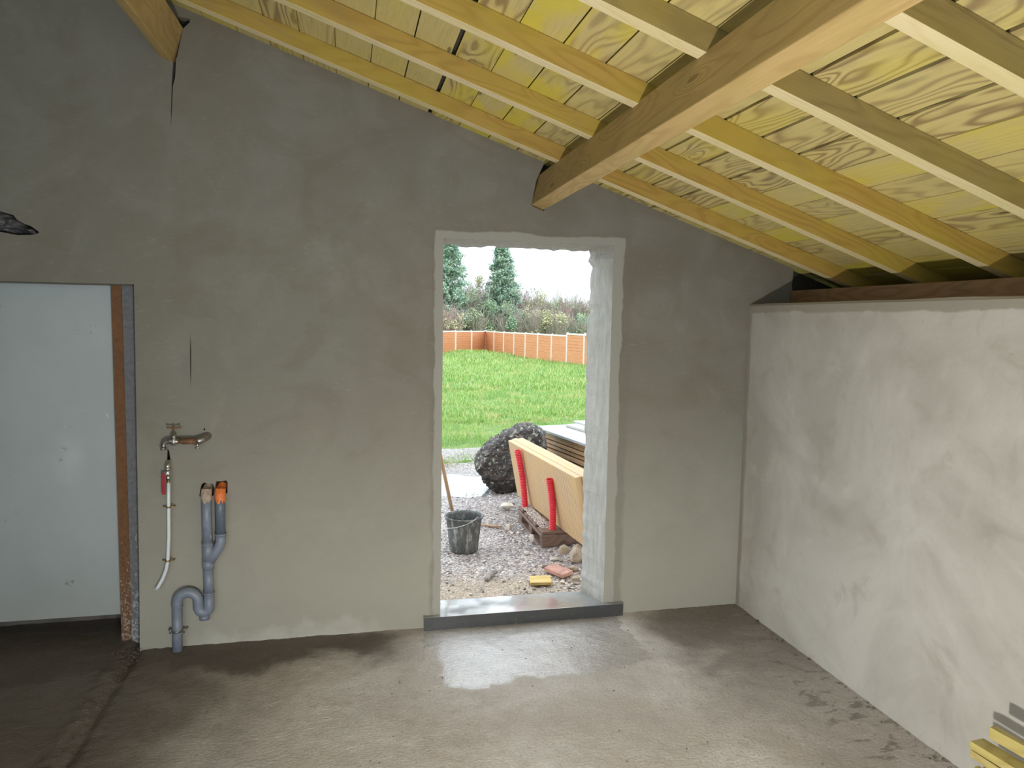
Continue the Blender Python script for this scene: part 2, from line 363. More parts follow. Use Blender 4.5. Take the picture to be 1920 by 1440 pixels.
def mat_grass():
    t = NT('grass_blades'); P = t.pos(); f = t.n('NewGeometry').outputs['Random Per Island']
    c = t.ramp(f, [(0, (.14, .29, .06)), (.4, (.25, .44, .08)), (.75, (.38, .54, .14)), (.93, (.54, .58, .26)), (1, (.58, .48, .28))])
    g = t.noise(P, .9, 4, .6); c = t.mix(t.mth('MULTIPLY', t.rng(g, .45, .65), .5), c, (.16, .38, .11))
    y = t.noise(t.mapv(P, loc=(3, 9, 1)), 1.7, 4, .6); c = t.mix(t.mth('MULTIPLY', t.rng(y, .50, .66), .7), c, (.56, .54, .22))
    t.b.inputs['Subsurface Weight'].default_value = 0
    return t.fin(c, .5)
M['grass'] = mat_grass()

def mat_leaf(name, stops):  # distance haze is put into the pale leaf and twig colours
    t = NT(name); f = t.n('NewGeometry').outputs['Random Per Island']
    return t.fin(t.ramp(f, stops), .6)
M['leaf_conifer'] = mat_leaf('conifer_needles', [(0, (.15, .25, .19)), (.5, (.25, .37, .27)), (.85, (.35, .47, .31)), (1, (.48, .55, .36))])
M['leaf_ivy'] = mat_leaf('ivy_green_leaves', [(0, (.12, .20, .15)), (.5, (.20, .32, .20)), (.85, (.32, .44, .22)), (1, (.48, .52, .28))])
M['leaf_olive'] = mat_leaf('olive_yellow_leaves', [(0, (.30, .30, .19)), (.5, (.46, .46, .26)), (.85, (.58, .57, .28)), (1, (.68, .62, .40))])
M['leaf_green'] = mat_leaf('mid_green_leaves', [(0, (.22, .28, .20)), (.5, (.34, .43, .26)), (.85, (.46, .54, .28)), (1, (.56, .58, .38))])
M['twig'] = mat_leaf('bare_twigs', [(0, (.34, .29, .27)), (.5, (.50, .44, .39)), (.85, (.60, .53, .45)), (1, (.66, .60, .44))])
M['twig_red'] = mat_leaf('reddish_twigs', [(0, (.38, .28, .27)), (.5, (.54, .41, .38)), (1, (.64, .52, .46))])
M['bark'] = simple('grey_bark', (.27, .24, .20), .9, 0, .3, 10, .5)

def mat_rock():
    t = NT('black_lichened_rock'); v = t.gen()
    f = t.noise(t.mapv(v, (1, 1, 3), rot=(0, .6, 0)), 7, 7, .7)
    c = t.ramp(f, [(.3, (.014, .011, .010)), (.5, (.040, .029, .023)), (.62, (.11, .075, .058)), (.78, (.28, .23, .22))])
    vo = t.vor(t.vadd(v, t.comb(t.mth('MULTIPLY', t.noise(v, 20, 3), .05), 0, 0)), 17)
    li = t.mth('MULTIPLY', t.rng(t.mth('ADD', vo.outputs['Distance'], t.mth('MULTIPLY', t.sep(vo.outputs['Color'])[1], .35)), .40, .46, 1, 0), t.rng(t.noise(v, 4, 4), .44, .50))
    li = t.mth('MAXIMUM', li, t.mth('MULTIPLY', t.rng(t.noise(v, 34, 3, .6), .60, .64), .8))
    up = t.rng(t.sep(t.n('NewGeometry').outputs['Normal'])[2], -.25, .1)
    c = t.mix(t.mth('MULTIPLY', t.mth('MULTIPLY', li, up), t.rng(t.noise(v, 60, 3), .35, .5, .3, .9)), c, (.46, .47, .36))
    h = t.mth('ADD', f, t.mth('MULTIPLY', t.noise(v, 45, 5, .7), .3))
    return t.fin(c, .5, t.bump(h, 1.0, .04), .6)
M['rock'] = mat_rock()
def mat_bucket():
    t = NT('mortar_smeared_rubber'); v = t.gen(); f = t.noise(t.mapv(v, (1, 1, .35)), 20, 6, .7)
    c = t.ramp(f, [(.35, (.055, .06, .06)), (.52, (.12, .125, .12)), (.62, (.30, .30, .28)), (.7, (.58, .57, .53))])
    return t.fin(c, .55, t.bump(f, .2, .003))
M['bucket'] = mat_bucket()
def mat_water():
    t = NT('puddle_water'); P = t.pos()
    return t.fin((.22, .26, .27), .04, t.bump(t.noise(P, 30, 3), .04, .004), 1.0)
M['water'] = mat_water()
def mat_plastic():
    t = NT('crumpled_dark_plastic'); v = t.gen(); f = t.noise(t.mapv(v, (1, 1, 3), rot=(0, .35, 0)), 14, 6, .7, 1)
    c = t.ramp(f, [(.36, (.02, .02, .022)), (.5, (.09, .09, .095)), (.64, (.27, .27, .28))])
    return t.fin(c, .45, t.bump(f, 1, .02))
M['wrap'] = mat_plastic()

# ------------------------------------------------------------------ mesh helpers
def link(name, me, parent=None, mats=()):
    o = bpy.data.objects.new(name, me); COL.objects.link(o)
    for m in mats: me.materials.append(M[m] if isinstance(m, str) else m)
    if parent is not None: o.parent = parent
    return o
def bm_obj(name, bm, mats, parent=None, smooth=False, bevel=0):
    me = bpy.data.meshes.new(name)
    bm.normal_update(); bm.to_mesh(me); bm.free()
    if smooth:
        for p in me.polygons: p.use_smooth = True
    o = link(name, me, parent, mats if isinstance(mats, (list, tuple)) else [mats])
    if bevel:
        b = o.modifiers.new('bevel', 'BEVEL'); b.width = bevel; b.segments = 2; b.limit_method = 'ANGLE'
    return o
def tag(o, label, cat, group=None):
    o['label'] = label; o['category'] = cat
    if group: o['group'] = group
    return o
def struct(o): o['kind'] = 'structure'; return o
def thing(name, label, cat, loc=(0, 0, 0), group=None):
    o = bpy.data.objects.new(name, None); COL.objects.link(o); o.location = loc; o.empty_display_size = .1
    return tag(o, label, cat, group)

def uvl(bm):
    return bm.loops.layers.uv.get('UVMap') or bm.loops.layers.uv.new('UVMap'), bm.loops.layers.uv.get('rnd') or bm.loops.layers.uv.new('rnd')
def add_board(bm, p0, p1, side, w, h, nseg=1, wob=0, taper=None, mi=0):
    """timber from p0 to p1 (centre line); `side` = width direction; w across side, h across the third axis; grain uv"""
    U, Rn = uvl(bm)
    p0, p1 = Vector(p0), Vector(p1); ax = (p1 - p0); L = ax.length; ax.normalize()
    sd = Vector(side); sd = (sd - ax * sd.dot(ax)).normalized(); th = ax.cross(sd).normalized()
    r1, r2 = random.random(), random.random()
    rings = []
    for i in range(nseg + 1):
        t = i / nseg; c = p0.lerp(p1, t)
        if wob and 0 < i < nseg: c = c + sd * random.uniform(-wob, wob) + th * random.uniform(-wob, wob)
        k = 1 if not taper else 1 + (taper - 1) * t
        rings.append([bm.verts.new(c + sd * (a * w / 2 * k) + th * (b * h / 2 * k)) for a, b in ((-1, -1), (1, -1), (1, 1), (-1, 1))])
    dims = (w, h, w, h); offs = [0, w + .3, w + h + .7, 2 * w + h + 1.1]
    for i in range(nseg):
        for j in range(4):
            a, b = rings[i], rings[i + 1]; k = (j + 1) % 4
            f = bm.faces.new((a[j], a[k], b[k], b[j])); f.material_index = mi
            u0_, u1_ = L * i / nseg, L * (i + 1) / nseg
            for lp, q in zip(f.loops, ((u0_, offs[j]), (u0_, offs[j] + dims[j]), (u1_, offs[j] + dims[j]), (u1_, offs[j]))):
                lp[U].uv = q; lp[Rn].uv = (r1, r2)
    for ring, flip in ((rings[0], True), (rings[-1], False)):
        f = bm.faces.new(ring[::-1] if flip else ring); f.material_index = mi
        for lp, q in zip(f.loops, ((0, 0), (h * .2, 0), (h * .2, w), (0, w))): lp[U].uv = q; lp[Rn].uv = (r2, r1)
    bmesh.ops.recalc_face_normals(bm, faces=bm.faces)
    return bm
def board(name, p0, p1, side, w, h, mat, parent=None, nseg=1, wob=0, bevel=.003):
    bm = bmesh.new(); add_board(bm, p0, p1, side, w, h, nseg, wob)
    return bm_obj(name, bm, mat, parent, bevel=bevel)
def add_box(bm, lo, hi, mi=0):
    v = [bm.verts.new((x, y, z)) for z in (lo[2], hi[2]) for y in (lo[1], hi[1]) for x in (lo[0], hi[0])]
    for q in ((0, 2, 3, 1), (4, 5, 7, 6), (0, 1, 5, 4), (2, 6, 7, 3), (0, 4, 6, 2), (1, 3, 7, 5)):
        f = bm.faces.new([v[i] for i in q]); f.material_index = mi
def box(name, lo, hi, mat, parent=None, bevel=0):
    bm = bmesh.new(); add_box(bm, lo, hi); return bm_obj(name, bm, mat, parent, bevel=bevel)
def add_tube(bm, pts, rad, n=16, cap=True, mi=0, hint=None):
    pts = [Vector(p) for p in pts]; rs = rad if isinstance(rad, (list, tuple)) else [rad] * len(pts)
    rings = []; prev = None
    for i, p in enumerate(pts):
        d = (pts[min(i + 1, len(pts) - 1)] - pts[max(i - 1, 0)]).normalized()
        if prev is None:
            a = Vector(hint) if hint else (Vector((0, 0, 1)) if abs(d.z) < .9 else Vector((1, 0, 0)))
        else: a = prev
        a = (a - d * a.dot(d)).normalized(); prev = a; b = d.cross(a)
        rings.append([bm.verts.new(p + (a * math.cos(2 * PI * k / n) + b * math.sin(2 * PI * k / n)) * rs[i]) for k in range(n)])
    for i in range(len(rings) - 1):
        for k in range(n):
            f = bm.faces.new((rings[i][k], rings[i][(k + 1) % n], rings[i + 1][(k + 1) % n], rings[i + 1][k])); f.smooth = True; f.material_index = mi
    if cap:
        for r, fl in ((rings[0], 1), (rings[-1], 0)):
            f = bm.faces.new(r[::-1] if fl else r); f.material_index = mi
def tube(name, pts, rad, mat, parent=None, n=16, cap=True):
    bm = bmesh.new(); add_tube(bm, pts, rad, n, cap)
    bmesh.ops.recalc_face_normals(bm, faces=bm.faces)
    return bm_obj(name, bm, mat, parent)
def arc(c, r, a0, a1, ex, ez, n=10):
    c = Vector(c); ex = Vector(ex); ez = Vector(ez)
    return [c + ex * (r * math.cos(a0 + (a1 - a0) * i / n)) + ez * (r * math.sin(a0 + (a1 - a0) * i / n)) for i in range(n + 1)]
def lumpy(name, pts, mat, seed=0, sub=3, amp=.02, freq=9, parent=None):
    """stone: convex hull of points, subdivided and roughened"""
    bm = bmesh.new()
    for p in pts: bm.verts.new(p)
    r = bmesh.ops.convex_hull(bm, input=bm.verts)
    bmesh.ops.delete(bm, geom=[v for v in bm.verts if not v.link_faces], context='VERTS')
    bmesh.ops.triangulate(bm, faces=bm.faces)
    for s in range(sub):
        bmesh.ops.subdivide_edges(bm, edges=bm.edges, cuts=1, use_grid_fill=True, smooth=.12 if s < 1 else .05)
    bm.normal_update()
    for v in bm.verts:
        n_ = mnoise.noise_vector(v.co * freq + Vector((seed, seed * 2, 0))) * .6 + mnoise.noise_vector(v.co * freq * 2.6 + Vector((seed, 3, 0))) * .4
        n2 = mnoise.noise(v.co * freq * 6) * .35
        v.co += n_ * amp + v.normal * n2 * amp
    bmesh.ops.recalc_face_normals(bm, faces=bm.faces)
    return bm_obj(name, bm, mat, parent, smooth=True)
def blob_pts(c, size, seed, n=14):
    rnd = random.Random(seed); out = []
    for _ in range(n):
        v = Vector((rnd.gauss(0, 1), rnd.gauss(0, 1), rnd.gauss(0, 1))).normalized()
        k = rnd.uniform(.75, 1.05)
        out.append((c[0] + v.x * size[0] / 2 * k, c[1] + v.y * size[1] / 2 * k, c[2] + v.z * size[2] / 2 * k))
    return out

# ------------------------------------------------------------------ room geometry constants
RS, RC = -.336, 2.798                       # roof underside: z = RC + RS*x
RIDGE = -2.75
def deckz(x): return RC + RS * x if x >= RIDGE else RC + RS * RIDGE + RS * (RIDGE - x)
XR, ZT = 1.848, 1.859                       # right wall face and its top
YF = -6.5                                   # front end of the room
XL = -6.6

def inside(p, poly):
    c = False; n = len(poly)
    for i in range(n):
        (x1, y1), (x2, y2) = poly[i], poly[(i + 1) % n]
        if (y1 > p[1]) != (y2 > p[1]) and p[0] < (x2 - x1) * (p[1] - y1) / (y2 - y1) + x1: c = not c
    return c
def fill(bm, loops, y, mi=0):
    """triangulate outline loops[0] minus the holes loops[1:]; every loop is a list of bmesh verts in an x-z plane"""
    allv = [v for L in loops for v in L]; co = [(v.co.x, v.co.z) for v in allv]; eds = []; k = 0
    for L in loops:
        n = len(L); eds += [(k + i, k + (i + 1) % n) for i in range(n)]; k += n
    polys = [[(v.co.x, v.co.z) for v in L] for L in loops]
    res = delaunay_2d_cdt([Vector(c) for c in co], eds, [], 0, 1e-7)
    vo, fo, ov = res[0], res[2], res[3]
    mp = [allv[o[0]] if o else bm.verts.new((vo[i].x, y, vo[i].y)) for i, o in enumerate(ov)]
    for f in fo:
        c = (sum(vo[i].x for i in f) / len(f), sum(vo[i].y for i in f) / len(f))
        if inside(c, polys[0]) and not any(inside(c, q) for q in polys[1:]):
            try: bm.faces.new([mp[i] for i in f]).material_index = mi
            except ValueError: pass

# ------------------------------------------------------------------ gable wall with the doorway, plaster cracks and pockets
def gable_wall():
    rnd = random.Random(3)
    F, B = [], []                            # front outline (x,z) and back outline
    def add(x, z, bx=None, bz=None):
        F.append((x, z)); B.append((x if bx is None else bx, z if bz is None else bz))
    add(XL, -.03); add(-3.3, -.03); add(-3.3, 1.884, -3.3, 1.880); add(-1.545, 1.884, -1.56, 1.880); add(-1.548, 1.5); add(-1.553, 1.0); add(-1.558, .4); add(-1.566, -.03)
    # floor line, doorway left side, lintel, right side (outer edge ragged)
    add(0.0, -.03)
    for i in range(1, 40): 
        z = -.03 + (2.175 + .03) * i / 40; add(0.0 + rnd.uniform(-.0015, .0015), z, -.045 + rnd.uniform(-.005, .005), z)
    add(0.0, 2.175, -.045, 2.165)
    for i in range(1, 24):
        x = .976 * i / 24; add(x, 2.175 + rnd.uniform(-.0012, .0012), x * .99 - .03, 2.160 + rnd.uniform(-.006, .009))
    add(.976, 2.175, .915, 2.165)
    for i in range(1, 60):
        z = 2.175 - (2.175 + .03) * i / 60; k = .010 if z > 1.6 else .006
        add(.976 + rnd.uniform(-.0015, .0015), z, .921 + rnd.uniform(-k, k) + (.012 if 1.75 < z < 2.1 else 0), z)
    add(.976, -.03, .921, -.03)
    add(2.145, -.03); add(2.145, 1.9); add(2.132, 1.98); add(2.14, deckz(2.14) + .004)
    n = 46
    for i in range(1, n): 
        x = 2.14 + (RIDGE - 2.14) * i / n; add(x, deckz(x) + .005 + (rnd.uniform(-.004, .003) if x < .3 else rnd.uniform(-.002, .003)))
    add(RIDGE, deckz(RIDGE)); add(XL, deckz(XL))
    # pockets and cracks cut into the plaster: loops (front), shrink-depth
    H = []
    H.append([(-1.3405, 2.975), (-1.349, 2.88), (-1.3555, 2.74), (-1.3575, 2.655), (-1.352, 2.73), (-1.344, 2.86), (-1.333, 2.90), (-1.327, 2.99), (-1.322, 3.0), (-1.292, 3.135), (-1.262, 3.168), (-1.258, 3.185), (-1.31, 3.19), (-1.36, 3.0)])
    H.append([(-1.2885, 1.655), (-1.291, 1.56), (-1.2925, 1.45), (-1.2915, 1.365), (-1.2885, 1.45), (-1.2865, 1.56)])
    H.append([(-1.409, 1.055), (-1.412, .995), (-1.402, .985), (-1.396, .995), (-1.401, 1.04)])                   # slot over the valve
    H.append([(-1.256, .835), (-1.250, .862), (-1.236, .872), (-1.215, .862), (-1.195, .864), (-1.188, .845), (-1.192, .80), (-1.245, .79), (-1.262, .80)])
    H.append([(-1.182, .862), (-1.178, .876), (-1.150, .874), (-1.128, .880), (-1.122, .868), (-1.124, .81), (-1.180, .81)])
    H.append([(-1.236, 1.150), (-1.230, 1.157), (-1.226, 1.149), (-1.231, 1.143)])                                 # small hole above the tap
    H.append([(-1.262, 1.105), (-1.212, 1.132), (-1.202, 1.128), (-1.204, 1.10)])
    H.append([(-2.30, 2.235), (-2.12, 2.213), (-2.066, 2.198), (-2.05, 2.176), (-2.02, 2.158), (-1.99, 2.148), (-1.962, 2.126), (-1.958, 2.118), (-1.99, 2.108), (-2.05, 2.104), (-2.12, 2.116), (-2.30, 2.14)])
    H.append([(.487, 2.372), (.560, 2.346), (.617, 2.505), (.585, 2.615), (.558, 2.612), (.512, 2.51), (.497, 2.43)])     # beam pocket
    bm = bmesh.new()
    def vlist(L, y): return [bm.verts.new((x, y, z)) for x, z in L]
    fv = vlist(F, 0); hv = [vlist(h, 0) for h in H]
    fill(bm, [fv] + hv, 0)
    # reveals: several rows between front and back outline
    rows = 6; prev = fv; N = len(F)
    for r in range(1, rows + 1):
        k = r / rows; y = .26 * k; cur = []
        for i in range(N):
            kk = k if not (2 <= i <= 3) else min(1, k * 3)
            x = F[i][0] + (B[i][0] - F[i][0]) * kk; z = F[i][1] + (B[i][1] - F[i][1]) * kk
            if 8 < i < 134 and r < rows: x += rnd.uniform(-.0012, .0012)
            cur.append(bm.verts.new((x, y, z)))
        for i in range(N):
            j = (i + 1) % N; f = bm.faces.new((prev[i], prev[j], cur[j], cur[i]))
            if 8 <= i < 133: f.material_index = 1
        prev = cur
    fill(bm, [prev], .26)
    for h in hv:                              # pits 3 to 5 cm deep
        back = [bm.verts.new((v.co.x, .05, v.co.z)) for v in h]
        for i in range(len(h)):
            j = (i + 1) % len(h); f = bm.faces.new((h[i], h[j], back[j], back[i])); f.material_index = 2 if len(h) < 7 else 0
        fill(bm, [back], .05, 2)
    bmesh.ops.recalc_face_normals(bm, faces=bm.faces)
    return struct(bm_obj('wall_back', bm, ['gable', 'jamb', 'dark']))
gable_wall()

# right wall: uneven arris, ledge on top
def right_wall():
    bm = bmesh.new(); n = 150; rnd = random.Random(5); top = []
    ys = [-.002 + (YF + .0) * i / n for i in range(n + 1)]
    prof = []
    for y in ys:
        w = mnoise.noise(Vector((y * 3, 1, 2))) * .004 + mnoise.noise(Vector((y * 14, 5, 2))) * .002
        prof.append([(XR, y, -.05), (XR + w * .3, y, .9), (XR, y, ZT - .012), (XR + .010, y, ZT + w), (XR + .27, y, ZT + .012), (XR + .78, y, ZT + .012), (XR + .78, y, -.05)])
    g = [[bm.verts.new(p) for p in row] for row in prof]
    for i in range(n):
        for j in range(6): bm.faces.new((g[i][j], g[i + 1][j], g[i + 1][j + 1], g[i][j + 1]))
    bm.faces.new(g[0]); bm.faces.new(g[-1][::-1])
    bmesh.ops.recalc_face_normals(bm, faces=bm.faces)
    return struct(bm_obj('wall_right', bm, 'right'))
right_wall()
# eave block behind the plate, set back and near-black to stand for shade
struct(box('shade_eave_block', (2.60, YF, ZT - .05), (2.72, .3, 1.93), 'dark'))

struct(box('added_gap_block', (2.15, .05, 1.5), (2.72, .26, 2.16), 'dark'))  # added to close a sky gap; shaded void put into its dark colour
# floor: fine grid, rough, with the slab joint at x=-1.57
def floor_mesh():
    bm = bmesh.new()
    def lin(a, b, st): 
        n = max(1, round((b - a) / st)); return [a + (b - a) * i / n for i in range(n)]
    xs = lin(XL - .1, -2.6, .2) + lin(-2.6, 1.9, .018) + [1.9, 2.3]
    ys = lin(YF - .1, -2.4, .25) + lin(-2.4, .62, .018) + [.62]
    def h(x, y):
        z = mnoise.noise(Vector((x * 5, y * 5, 0))) * .005 + mnoise.noise(Vector((x * 19, y * 19, 3))) * .0030 + mnoise.noise(Vector((x * 45, y * 45, 8))) * .0020
        e = x + 1.575 + .018 * mnoise.noise(Vector((0, y * 4, 1)))
        e2 = e - .0
        z += (.012 + .010 * mnoise.noise(Vector((x * 14, y * 9, 6)))) * math.exp(-((e2 + .075) / .035) ** 2) - .020 * math.exp(-(e2 / .020) ** 2)
        if abs(e) < .2: z += .011 * mnoise.noise(Vector((x * 40, y * 40, 1))) * (1 - abs(e) / .2)
        z += -.004 if e < 0 else 0
        z += .004 * math.exp(-((x + 1.9 - .2 * y) / .06) ** 2) * 0
        if y > -.1 and x > -.2 and x < 1.2: z *= .5
        return z
    g = [[bm.verts.new((x, y, h(x, y))) for y in ys] for x in xs]
    for i in range(len(xs) - 1):
        for j in range(len(ys) - 1):
            if ys[j] > .02 and xs[i] > -1.4: continue
            f = bm.faces.new((g[i][j], g[i + 1][j], g[i + 1][j + 1], g[i][j + 1])); f.smooth = True
    bmesh.ops.delete(bm, geom=[v for v in bm.verts if not v.link_faces], context='VERTS')
    return struct(bm_obj('floor', bm, 'floor'))
floor_mesh()

# crumbs of mortar along the slab joint and the foot of the right wall
def crumbs():
    rnd = random.Random(21); V = []; Fc = []
    ico = bmesh.new(); bmesh.ops.create_icosphere(ico, subdivisions=1, radius=1); ico.verts.ensure_lookup_table()
    IV = [v.co.copy() for v in ico.verts]; IF = [[v.index for v in f.verts] for f in ico.faces]; ico.free()
    P = []
    for _ in range(520):
        y = -1.6 * rnd.random() ** 1.2; P.append((-1.605 + rnd.gauss(0, .032), y, .0012 + .0045 * rnd.random() ** 4))
    for _ in range(60): P.append((-1.60 + rnd.gauss(0, .04), rnd.uniform(-.12, -.01), .0015 + .004 * rnd.random() ** 3))
    for _ in range(110): P.append((1.835 - abs(rnd.gauss(0, .03)), rnd.uniform(-2.2, -.02), .002 + .006 * rnd.random() ** 4))
    for _ in range(260): P.append((rnd.uniform(-1.5, 1.7), rnd.uniform(-1.9, -.1), .001 + .003 * rnd.random() ** 3))
    for x, y, s_ in P:
        z = .006 + s_ * .5 if abs(x + 1.6) < .1 else s_ * .5 + .001; i = len(V)
        for v in IV:
            k = 1 + rnd.uniform(-.25, .25); V.append((x + v.x * s_ * k * 1.2, y + v.y * s_ * k, z + v.z * s_ * k * .7))
        Fc.extend([[a + i for a in f] for f in IF])
    me = bpy.data.meshes.new('crumbs'); me.from_pydata(V, [], Fc); me.update()
    o = link('crumbs', me, None, ['crumb']); o['kind'] = 'stuff'; tag(o, 'mortar crumbs along the floor joint at left and the foot of the walls', 'crumbs')
crumbs()

# threshold slab
def sill():
    bm = bmesh.new()
    out = [(-.095, -.045), (1.085, -.045), (1.085, .004), (.974, .004), (.95, .13), (.922, .275), (-.044, .275), (-.02, .13), (.002, .004), (-.095, .004)]
    def top(x, y): return .072 + .004 * (x > .5) - .0 * y
    def zt(x, y): return .074 if y < .05 else .074 - .030 * (y - .0) / .275
    t_ = [bm.verts.new((x, y, zt(x, y))) for x, y in out]; b_ = [bm.verts.new((x, y, -.06)) for x, y in out]
    bm.faces.new(t_); bm.faces.new(b_[::-1])
    for i in range(len(out)):
        j = (i + 1) % len(out); bm.faces.new((b_[i], b_[j], t_[j], t_[i]))
    bmesh.ops.triangulate(bm, faces=[f for f in bm.faces if len(f.verts) > 4])
    bmesh.ops.recalc_face_normals(bm, faces=bm.faces)
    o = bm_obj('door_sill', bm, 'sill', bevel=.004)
    return tag(o, 'wet grey concrete threshold slab with dark front edge in the open doorway', 'threshold')
sill()

# left bay: blockwork reveal, timber frame, board closing the opening
struct(box('trim_1', (-1.628, .10, -.02), (-1.563, .26, 1.90), 'block_splash'))
d1 = struct(box('door_1', (-3.3, .160, .135), (-1.682, .19, 1.884), 'board'))
fr = box('door_frame', (-1.684, .118, -.01), (-1.628, .20, 1.884), 'frame_splash'); fr.parent = d1
struct(box('added_backing', (-3.4, .462, -.03), (-1.50, .62, 1.884), 'damp'))  # backing raised behind the board to stop daylight leaking under it
struct(box('added_side', (-3.55, .26, -.03), (-3.3, .62, 2.15), 'gable'))  # side added to close off daylight behind the board
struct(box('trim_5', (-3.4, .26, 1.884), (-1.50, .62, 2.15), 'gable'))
struct(box('trim_6', (-1.628, .26, -.03), (-1.50, .62, 1.884), 'block_splash'))

# front and left walls of the room (behind and beside the camera), with an unseen wide opening, added and sized to let daylight fill the room
bm = bmesh.new()
add_box(bm, (XL, YF - .25, -.05), (-4.4, YF, 4.3)); add_box(bm, (1.5, YF - .25, -.05), (XR + .4, YF, 2.15)); add_box(bm, (-4.4, YF - .25, 2.95), (-.4, YF, 4.3))
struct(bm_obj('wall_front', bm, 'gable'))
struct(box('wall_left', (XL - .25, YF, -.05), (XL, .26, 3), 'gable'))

# ------------------------------------------------------------------ roof deck (one board surface), rafters, purlins
def roof():
    bm = bmesh.new(); U, Rn = uvl(bm)
    sl = Vector((1, 0, RS)).normalized(); nrm = Vector((-RS, 0, 1)).normalized()
    g0 = -.0825; k = -17
    gaps = {}
    edges = [g0 + .1595 * i for i in range(-17, 18)]
    wide = {-.0825: .016}
    for i in range(len(edges) - 1):
        a, b = edges[i], edges[i + 1]
        ga = .009 if abs(a - g0) < .01 else random.uniform(.0012, .0035)
        gb = .009 if abs(b - g0) < .01 else random.uniform(.0012, .0035)
        if .8 < a < 1.35: ga += .003
        if .8 < b < 1.35: gb += .003
        xa, xb = a + ga, b - gb
        # boards run along y; slightly skewed edges widen gaps towards the camera
        sk = random.uniform(0, .004) if a > .7 else random.uniform(0, .0015)
        if .8 < a < 1.4: sk = .007
        lift = random.uniform(0, .002)
        pts0 = [Vector((xa, .25, RC + RS * xa)), Vector((xb, .25, RC + RS * xb))]
        pts1 = [Vector((xa + sk, YF, RC + RS * (xa + sk))), Vector((xb, YF, RC + RS * xb))]
        off = nrm * lift; th = nrm * .022
        r1, r2 = random.random(), random.random()
        q = [pts0[0] + off, pts0[1] + off, pts1[1] + off, pts1[0] + off]; q2 = [p + th for p in q]
        vb = [bm.verts.new(p) for p in q]; vt = [bm.verts.new(p) for p in q2]
        def face(vs, uvs):
            f = bm.faces.new(vs)
            for lp, w in zip(f.loops, uvs): lp[U].uv = w; lp[Rn].uv = (r1, r2)
        Ly = .25 - YF
        face(vb, ((0, 0), (0, .16), (Ly, .16), (Ly, 0))); face(vt[::-1], ((Ly, 0), (Ly, .16), (0, .16), (0, 0)))
        for i0, i1, uvs in ((0, 3, ((0, 0), (Ly, 0), (Ly, .022), (0, .022))), (2, 1, ((Ly, 0), (0, 0), (0, .022), (Ly, .022)))):
            face((vb[i0], vb[i1], vt[i1], vt[i0]), uvs)
        face((vb[1], vb[0], vt[0], vt[1]), ((0, 0), (0, .16), (.02, .16), (.02, 0)))
    # the other slope beyond the ridge and the dark underlay over everything
    mem0 = len(bm.faces)
    def quad(a, b, c, d, mi):
        f = bm.faces.new([bm.verts.new(p) for p in (a, b, c, d)]); f.material_index = mi
        for lp, w in zip(f.loops, ((0, 0), (4, 0), (4, 8), (0, 8))): lp[U].uv = w; lp[Rn].uv = (.3, .6)
    o_ = .034
    quad((RIDGE, .27, deckz(RIDGE) + o_), (2.75, .27, RC + RS * 2.75 + o_), (2.75, YF, RC + RS * 2.75 + o_), (RIDGE, YF, deckz(RIDGE) + o_), 1)
    quad((RIDGE, .27, deckz(RIDGE)), (XL - .2, .27, deckz(XL - .2)), (XL - .2, YF, deckz(XL - .2)), (RIDGE, YF, deckz(RIDGE)), 0)
    quad((2.74, .27, 1.8), (2.74, .27, 1.95), (2.74, YF, 1.95), (2.74, YF, 1.8), 1)
    bmesh.ops.recalc_face_normals(bm, faces=bm.faces)
    return struct(bm_obj('ceiling', bm, ['deck', 'membrane']))
roof()
NRM = Vector((-RS, 0, 1)).normalized()
def rafter(yn, w, h, mat, label, xend=2.58):
    p = lambda x: Vector((x, yn + w / 2, RC + RS * x)) - NRM * (h / 2)
    o = board('rafter', p(RIDGE + .02), p(xend), (0, 1, 0), w, h, mat, nseg=1, bevel=.002)
    o.data.materials.append(M['rafter_edge'])
    for f in o.data.polygons:
        if f.normal.z < -.7: f.material_index = 1
    return tag(o, label, 'rafter', None)
rafter(-.385, .060, .076, 'rafter_warm', 'orange-yellow rafter closest to the grey gable wall, running down above the doorway')
rafter(-.893, .056, .077, 'rafter_warm', 'yellow-brown rafter second out from the gable wall')
rafter(-1.413, .056, .083, 'rafter_warm', 'brown rafter in the middle of the roof slope, third from the gable wall')
rafter(-1.934, .058, .081, 'rafter_cool', 'olive-grey rafter fourth from the gable wall, with two dark knots')
rafter(-2.472, .060, .082, 'rafter_cool', 'brown rafter across the top right corner, farthest from the gable wall')

def purlin(name, L, near_dx, mat, label):
    """profile L at the wall (x,z) BL,BR,TR,TL ; continues towards the camera"""
    bm = bmesh.new(); U, Rn = uvl(bm); n = 14; rings = []; rnd = random.Random(len(label))
    y0 = .045; y1 = YF + .1
    for i in range(n + 1):
        t_ = i / n; y = y0 + (y1 - y0) * (t_ ** 1.5); dx = near_dx * (y0 - y)
        w = .0015 if 0 < i < n else 0
        rings.append([bm.verts.new((x + dx + rnd.uniform(-w, w), y, z + rnd.uniform(-w, w) - (0))) for x, z in L])
    m = len(L); per = [0]
    for j in range(m): per.append(per[-1] + math.dist(L[j], L[(j + 1) % m]) + .17)
    for i in range(n):
        for j in range(m):
            k = (j + 1) % m; f = bm.faces.new((rings[i][j], rings[i][k], rings[i + 1][k], rings[i + 1][j]))
            a, b = -rings[i][0].co.y, -rings[i + 1][0].co.y; wd = math.dist(L[j], L[k])
            for lp, q in zip(f.loops, ((a, per[j]), (a, per[j] + wd), (b, per[j] + wd), (b, per[j]))): lp[U].uv = q; lp[Rn].uv = (.37, .81)
    bm.faces.new(rings[0][::-1]); bm.faces.new(rings[-1])
    bmesh.ops.recalc_face_normals(bm, faces=bm.faces)
    return tag(bm_obj(name, bm, mat, bevel=.004), label, 'beam')
